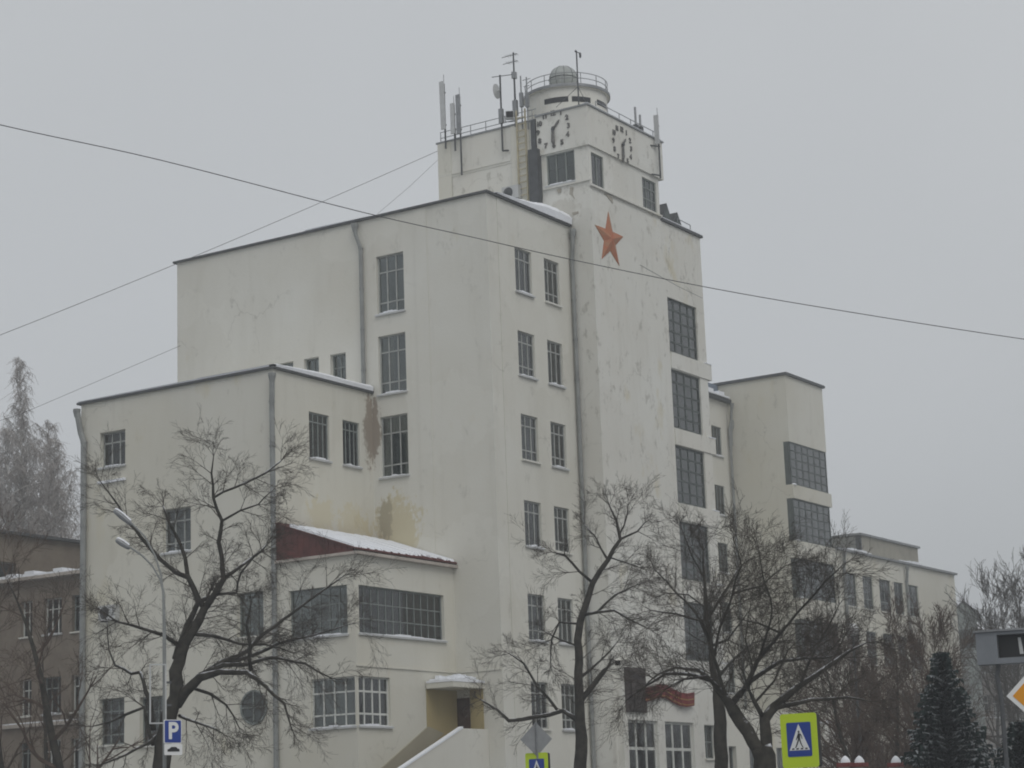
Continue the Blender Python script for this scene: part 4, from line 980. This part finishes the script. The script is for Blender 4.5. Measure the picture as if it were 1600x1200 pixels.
# ------------------------------------------------------------------ street furniture
def facing(t, extra=0):      # turn a thing's -Y face roughly to the viewer's street side
    v = CAM - t.location; t.rotation_euler.z = math.atan2(v.y,v.x)+math.pi/2+extra
def round_rect(w, h, r, y, n=5):
    out=[]
    for cx,cz,a0 in ((w/2-r,h/2-r,0),(-w/2+r,h/2-r,90),(-w/2+r,-h/2+r,180),(w/2-r,-h/2+r,270)):
        for k in range(n+1): a=math.radians(a0+90*k/n); out.append((cx+r*math.cos(a),y,cz+r*math.sin(a)))
    return out
def sh(pts, dz): return [(x,y,z+dz) for x,y,z in pts]
def ped_sign(px, py, dist, w, h, label, extra):
    c = at(px,py,dist); t = empty('crossing_sign', (c.x,c.y,0)); facing(t, extra); tag(t, label, 'road sign', 'pedestrian crossing signs'); z=c.z
    MB().tube([(0,.275,0),(0,.275,z+h/2-.05)], .038, 8).build('post', 'metal_grey', t)
    MB().prism(sh(round_rect(w,h,.06,0),z), (0,.02,0)).build('plate', 'sign_yellow', t); MB().prism(sh(round_rect(w*.985,h*.985,.05,.0205),z), (0,.2,0)).build('light_box', 'sign_black', t)
    bl = MB().prism(sh(round_rect(w*.67,h*.63,.03,-.004),z+.02*h), (0,-.004,0)).build('blue_field', 'sign_blue', t)
    tw=w*.56; z0=z+.02*h-h*.20; z1=z+.02*h+h*.285
    MB().prism([(-tw/2,-.0085,z0),(tw/2,-.0085,z0),(0,-.0085,z1)], (0,-.003,0)).build('white_triangle', 'sign_white', bl)
    g=MB(); y=-.013; H=z1-z0; S=lambda pts: g.prism([(x*tw,y,z0+zz*H) for x,zz in pts], (0,-.003,0))
    S([(.045*math.cos(a*math.pi/4)+.0,.70+.042*math.sin(a*math.pi/4)*1.1) for a in range(8)])       # head
    S([(-.055,.40),(.05,.40),(.065,.56),(.03,.645),(-.045,.645),(-.075,.54)])                       # trunk
    S([(-.05,.43),(.01,.41),(-.06,.26),(-.16,.10),(-.215,.10),(-.12,.28)])                          # trailing leg
    S([(-.01,.43),(.055,.43),(.10,.27),(.18,.12),(.225,.10),(.15,.10),(.05,.26)])                   # leading leg
    S([(-.05,.62),(-.11,.5),(-.16,.40),(-.13,.385),(-.06,.5)]); S([(.04,.62),(.115,.52),(.135,.42),(.165,.43),(.145,.55),(.06,.645)])
    for k in range(4): S([(-.39+k*.22,.03),(-.27+k*.22,.03),(-.25+k*.215,.085),(-.35+k*.21,.085)])  # stripes
    g.build('walking_figure', 'sign_black', bl)
    MB().box((-.06,.222,z+h*.25),(.06,.30,z+h*.3)).box((-.06,.222,z-h*.3),(.06,.30,z-h*.25)).build('clamp', 'metal_dark', t)
    return t
ped_sign(1249,1157,45, .80,1.12, 'yellow bordered pedestrian crossing sign in front of the V-shaped tree', math.radians(-20))
ped_sign(839,1205,66, .74,1.12, 'smaller looking yellow bordered crossing sign below a grey sign back', math.radians(-20))
c = at(838,1155,66); t = empty('road_sign', (c.x,c.y,0)); facing(t, math.radians(20)); tag(t, 'bare grey diamond sign seen from behind above a yellow sign', 'road sign')
MB().prism([(0,.0,c.z-.52),(.52,0,c.z),(0,0,c.z+.52),(-.52,0,c.z)], (0,.02,0)).build('plate', 'sign_back', t); MB().tube([(0,-.04,c.z-.6),(0,-.04,c.z+.5)], .03, 6).build('post', 'metal_grey', t)
# priority road sign at the right edge
c = at(1617,1086,43); t = empty('priority_sign', (c.x,c.y,0)); facing(t, math.radians(8)); tag(t, 'orange priority road diamond with white border at the picture edge', 'road sign')
D = lambda s,y: [(0,y,c.z-s),(s,y,c.z),(0,y,c.z+s),(-s,y,c.z)]
MB().prism(D(.55,0), (0,.02,0)).build('plate', 'sign_white', t); MB().prism(D(.43,-.004), (0,-.003,0)).build('orange_field', 'sign_orange', t)
MB().tube([(0,.06,0),(0,.06,c.z+.5)], .038, 8).build('post', 'metal_grey', t)
# grey display cabinet on a bent pole
c = at(1590,1010,46); t = empty('display_cabinet', (c.x,c.y,0)); facing(t, math.radians(-6)); tag(t, 'grey metal display cabinet with dark recessed window on a pole', 'cabinet'); z=c.z
mb = MB(); mb.box((-.86,0,z-.34),(-.42,.4,z+.34)).box((-.42,.001,z-.34),(1.2,.4,z-.22)).box((-.42,.001,z+.27),(1.2,.4,z+.34)).box((-.42,.2,z-.22),(1.2,.399,z+.27)); mb.build('casing', mat('cabinet_grey',(.20,.215,.235),.5,.2,var=.08,scale=3), t)
MB().box((-.41,.17,z-.21),(1.19,.198,z+.26)).build('dark_screen', 'sign_black', t); MB().prism([(.02,.165,z-.15),(.10,.165,z-.15),(.06,.165,z+.2),(0,.165,z+.2)], (0,.004,0)).build('pale_streak', 'metal_pale', t)
MB().box((-.9,-.05,z+.342),(1.24,.45,z+.38)).build('cap', 'metal_grey', t)
MB().tube([(-.45,.2,0),(-.45,.2,z-1.0),(-.5,.2,z-.6),(-.45,.2,z-.34)], .05, 7).build('pole', 'metal_dark', t)
# lamp post with two heads, parking sign and empty frame
LD = 53; c0 = at(257,1130,LD); t = empty('street_lamp', (c0.x,c0.y,0)); tag(t, 'grey street lamp with two slanting snow-topped heads among the branches', 'street lamp')
lo = lambda px,py,d=0: at(px,py,LD)-V((c0.x,c0.y,0))
zt = lo(254,905).z
MB().tube([(0,0,0),(0,0,zt-1.2),lo(255,920)], [.05,.045,.03], 8).build('post', 'pipe_grey', t)
for arm,head in (([(255,925),(250,905),(238,884),(222,868),(203,855)],[(203,857),(181,843)]),([(255,930),(252,900),(243,870),(226,838),(206,818)],[(206,820),(178,797)])):
    a_ = MB().tube([lo(*q) for q in arm], .026, 6).build('arm', 'pipe_grey', t)
    p0,p1 = lo(*head[0]),lo(*head[1]); d=(p1-p0); u=d.normalized(); s=u.cross(V((0,0,1))).normalized(); n_=s.cross(u)
    if n_.z < 0: n_=-n_
    hd = MB(); prof=[(0,.05,.04),(.15,.09,.06),(.6,.11,.075),(.92,.08,.06),(1,.03,.03)]
    rings=[[p0+d*f+s*w*math.cos(k*math.pi/5)+n_*hh*math.sin(k*math.pi/5) for k in range(10)] for f,w,hh in prof]
    for i in range(4):
        for k in range(10): hd.quad(rings[i][k],rings[i][(k+1)%10],rings[i+1][(k+1)%10],rings[i+1][k])
    h_ = hd.build('lamp_head', 'metal_grey', t, smooth=True)
    sn = MB(); rg2=[[p0+d*f+s*w*.9*math.cos(k*math.pi/6)+n_*(hh*.75+.05*math.sin(k*math.pi/6)) for k in range(7)] for f,w,hh in prof[1:]]
    for i in range(3):
        for k in range(6): sn.quad(rg2[i][k],rg2[i][k+1],rg2[i+1][k+1],rg2[i+1][k])
    sn.build('snow_cap', 'snow', h_, smooth=True)
c = at(270,1143,LD-.4); t = empty('parking_sign', (c.x,c.y,c.z)); facing(t, math.radians(32)); tag(t, 'blue parking sign with a white P on the lamp post', 'road sign')
MB().prism(round_rect(.50,.57,.03,0), (0,.02,0)).build('plate', 'sign_white', t); bl = MB().prism(round_rect(.46,.53,.025,-.003), (0,-.003,0)).build('blue_field', 'sign_blue', t)
me = text_mesh('P', .56, .003, 'sign_white'); link_mesh('letter', me, bl, (0,-.012,.0), None, (math.pi/2,0,0))
MB().box((-.2,.021,-.03),(.02,.08,.03)).build('clamp', 'metal_dark', t)
c = at(271,1171,LD-.4); t = empty('sign_plate', (c.x,c.y,c.z)); facing(t, math.radians(32)); tag(t, 'small white plate with a dark car pictogram under the parking sign', 'road sign')
MB().prism(round_rect(.50,.27,.03,0), (0,.02,0)).build('plate', 'sign_white', t)
MB().prism([(-.17,-.004,-.05),(.17,-.004,-.05),(.17,-.004,.01),(.12,-.004,.02),(.07,-.004,.06),(-.06,-.004,.06),(-.12,-.004,.015),(-.17,-.004,.0)], (0,-.003,0)).build('car_pictogram', 'sign_black', t)
MB().box((-.2,.021,-.03),(.02,.08,.03)).build('clamp', 'metal_dark', t)
c = at(247,1084,LD-.2); t = empty('notice_board', (c.x,c.y,c.z)); facing(t, math.radians(12)); tag(t, 'empty tall white metal frame hung on the lamp post', 'frame')
mb = MB(); w,h=.42,1.46
mb.box((-w/2,0,-h/2),(-w/2+.035,.03,h/2)).box((w/2-.035,0,-h/2),(w/2,.03,h/2)).box((-w/2+.035,.001,-h/2),(w/2-.035,.029,-h/2+.035)).box((-w/2+.035,.001,h/2-.035),(w/2-.035,.029,h/2)); mb.build('frame', 'metal_pale', t)
MB().box((w/2,.0,-.3),(w/2+.12,.05,-.25)).box((w/2,.0,.25),(w/2+.12,.05,.3)).build('bracket', 'metal_dark', t)
# globe lamp among the trees
c = at(1332,984,74); t = empty('globe_lamp', (c.x,c.y,0)); tag(t, 'round frosted globe lamp on a slim post among the trees', 'street lamp')
MB().lathe([(0,-.22),(.1,-.2),(.19,-.1),(.22,0),(.19,.1),(.1,.2),(0,.22)], (0,0,c.z), 16).build('globe', 'lamp_glass', t, smooth=True); MB().tube([(0,0,0),(0,0,c.z-.2)], [.07,.04], 8).build('post', 'metal_dark', t)
# fence pillars with red caps and snow
for px,lab in ((1321,'wide'),(1343,'snow'),(1400,'mid'),(1446,'end')):
    c = at(px,1192,64); t = empty('fence_pillar', (c.x,c.y,0)); tag(t, 'red capped fence pillar topped with a ball of snow', 'fence pillar', 'fence pillars by the spruces'); z=c.z
    MB().box((-.16,-.16,0),(.16,.16,z-.12)).build('shaft', 'concrete', t); MB().prism([(-.2,-.2,z-.118),(.2,-.2,z-.118),(.2,.2,z-.118),(-.2,.2,z-.118)], (0,0,.12)).build('cap', 'pillar_red', t)
    MB().lathe([(.15,.003),(.14,.07),(.09,.15),(.03,.2),(0,.21)], (0,0,z), 10).build('snow_cap', 'snow', t, smooth=True)

# ------------------------------------------------------------------ neighbouring houses
H = empty('brick_house', (0,0,0)); tag(H, 'brown brick house with snowy eaves beside the cream block', 'building')
hx = 6.5; e1 = onx(0,918,hx); e2 = onx(130,897,hx)
ez = e2.z; y_lo, y_hi = e2.y-3.5, e1.y+10
wz = [onx(60,937,hx).z, onx(60,1060,hx).z, onx(60,1158,hx).z]; hw = 1.75
holes = []
for z in wz:
    y = y_lo+1.2
    for px0,px1 in ((0-60,22-60),(32,50),(68,96),(112,128)): 
        a = onx(px1,1000,hx).y; b_ = onx(px0,1000,hx).y; holes.append((a,b_,z-hw,z))
mb = MB(); wall_face(mb, 'x', hx, y_lo, y_hi, 0, ez, holes, .2); mb.quad((hx,y_lo,0),(hx+12,y_lo,0),(hx+12,y_lo,ez),(hx,y_lo,ez)); mb.quad((hx,y_lo,ez),(hx+12,y_lo,ez),(hx+12,y_hi,ez),(hx,y_hi,ez)); mb.build('wall', 'house_brick', H)
MB().box((hx+1.5,y_lo+.3,.1),(hx+11.5,y_hi-.2,ez-.2)).build('interior', 'inside', H)
for i,h_ in enumerate(holes): window('x', hx, *h_, (.5,) if h_[1]-h_[0]<1.1 else (.33,.67), (.7,), each=False, fm='frame_white' if i%3 else 'frame_grey', curtain=.3, parent=H, snow=(i%2==0))
MB().box((hx-.45,y_lo-.3,ez),(hx+.4,y_hi,ez+.16)).build('eave', 'house_trim', H)
sn=MB(); r=random.Random(3)
for k in range(30): y=y_lo+(y_hi-y_lo)*k/30; sn.box((hx-.42,y,ez+.162),(hx+.5,y+(y_hi-y_lo)/30-.002,ez+.2+.22*r.random()))
sn.build('roof_snow','snow',H)
MB().box((hx-.16,y_lo,wz[1]-hw-.55),(hx-.003,y_hi,wz[1]-hw-.38)).build('string_course', 'house_trim', H)
sn=MB(); sn.box((hx-.15,y_lo,wz[1]-hw-.378),(hx-.003,y_hi,wz[1]-hw-.32)); sn.build('ledge_snow','snow',H)
# set-back upper storey
uy = y_hi-4.; a = ony(0,832,uy+0); pz = ony(60,840,30).z
H2 = empty('brick_annex', (0,0,0)); tag(H2, 'taller plain brown brick wall rising behind the snowy eaves', 'building')
yy = 36.; p0 = ony(-60,824,yy); p1 = ony(150,853,yy)
mb = MB(); q0 = ony(0,880,yy); q1 = ony(26,900,yy)
hl = [(ony(-20,890,yy).x, ony(25,890,yy).x, ony(10,905,yy).z, ony(10,878,yy).z)]
wall_face(mb, 'y', yy, p0.x-6, p1.x+8, 0, p1.z, hl, .3); mb.quad((p0.x-6,yy,p1.z),(p1.x+8,yy,p1.z),(p1.x+8,yy+10,p1.z),(p0.x-6,yy+10,p1.z)); mb.build('wall', 'house_brick', H2)
MB().box((p0.x-6.2,yy-.3,p1.z),(p1.x+8.2,yy+.3,p1.z+.15)).build('eave', 'metal_dark', H2); MB().box((p0.x-4,yy+1.2,0),(p1.x+7,yy+9,p1.z-.3)).build('interior','inside',H2)
window('y', yy, *hl[0], (.5,), (), each=False, fm='frame_grey', curtain=0, parent=H2, snow=False, sill=False)
# far houses at the right
F = empty('far_house', (0,0,0)); tag(F, 'pale distant house with green gable and snowy roof past the wing', 'building')
fx0 = ony(1480,1000,22).x; fy=22; z1 = ony(1500,1005,fy).z
fxa, fxb = ony(1488,1040,fy).x, ony(1640,1040,fy).x
fh=[]
for z,dz in ((z1-.4,1.9),(z1-4.2,1.9)):
    for k in range(9):
        x=fxa+1.2+k*(fxb-fxa)/9.5; fh.append((x,x+1.9,z-dz,z))
mb=MB(); wall_face(mb,'y',fy,fxa,fxb,0,z1+.3,fh,.25); mb.quad((fxa,fy,0),(fxa,fy+10,0),(fxa,fy+10,z1+.3),(fxa,fy,z1+.3)); mb.build('wall','far_wall',F)
MB().box((fxa+.5,fy+1.4,.1),(fxb-.5,fy+9,z1)).build('interior','inside',F)
for h_ in fh: window('y',fy,*h_,(.5,),(.65,),each=False,fm='frame_white',curtain=.3,parent=F,snow=True)
mb=MB().prism([(fxa-.4,fy-.5,z1+.3),(fxa-.4,fy+5,z1+2.9),(fxa-.4,fy+10,z1+.3)],(fxb-fxa+.8,0,0)); mb.build('roof','snow',F)
zz = at(1505,962,172).z; ca = at(1490,990,172); cb = at(1528,990,172)
G = empty('far_gable_house', (0,0,0)); tag(G, 'greenish far building end seen between the wing and bare trees', 'building')
mid_ = (ca+cb)*.5; s=(cb-ca); s.z=0; w=s.length; s.normalize(); n_=V((-s.y,s.x,0))
c3=[V((ca.x,ca.y,0)),V((cb.x,cb.y,0)),V((cb.x,cb.y,zz)),V((mid_.x,mid_.y,zz+1.2)),V((ca.x,ca.y,zz))]
MB().prism(c3, n_*9).build('wall','far_green',G)
rr2=MB().prism([c3[4]-s*.4+V((0,0,.02)),c3[3]+V((0,0,.03)),c3[2]+s*.4+V((0,0,.02)),c3[2]+s*.4+V((0,0,.3)),c3[3]+V((0,0,.34)),c3[4]-s*.4+V((0,0,.3))], n_*9); rr2.build('roof','snow',G)
for k in range(2):
    p=c3[0].lerp(c3[1],.25+.4*k)+V((0,0,zz-2.6))-n_*.05; MB().prism([p,p+s*1.0,p+s*1.0+V((0,0,1.5)),p+V((0,0,1.5))], n_*.04).build('window','frame_steel',G)

# ------------------------------------------------------------------ winter haze
hz_ = MB().box((-130,-110,-1),(420,330,44)).mesh('haze', 'snow'); hz_.materials.clear()
hm = bpy.data.materials.new('haze'); hm.use_nodes = True; hm.node_tree.nodes.clear()
ho = hm.node_tree.nodes.new('ShaderNodeOutputMaterial'); hv = hm.node_tree.nodes.new('ShaderNodeVolumePrincipled')
hv.inputs['Color'].default_value = (.86,.89,.92,1); hv.inputs['Density'].default_value = .0017; hv.inputs['Anisotropy'].default_value = .2
hm.node_tree.links.new(hv.outputs[0], ho.inputs['Volume']); hz_.materials.append(hm)
tag(link_mesh('haze', hz_), kind='stuff')
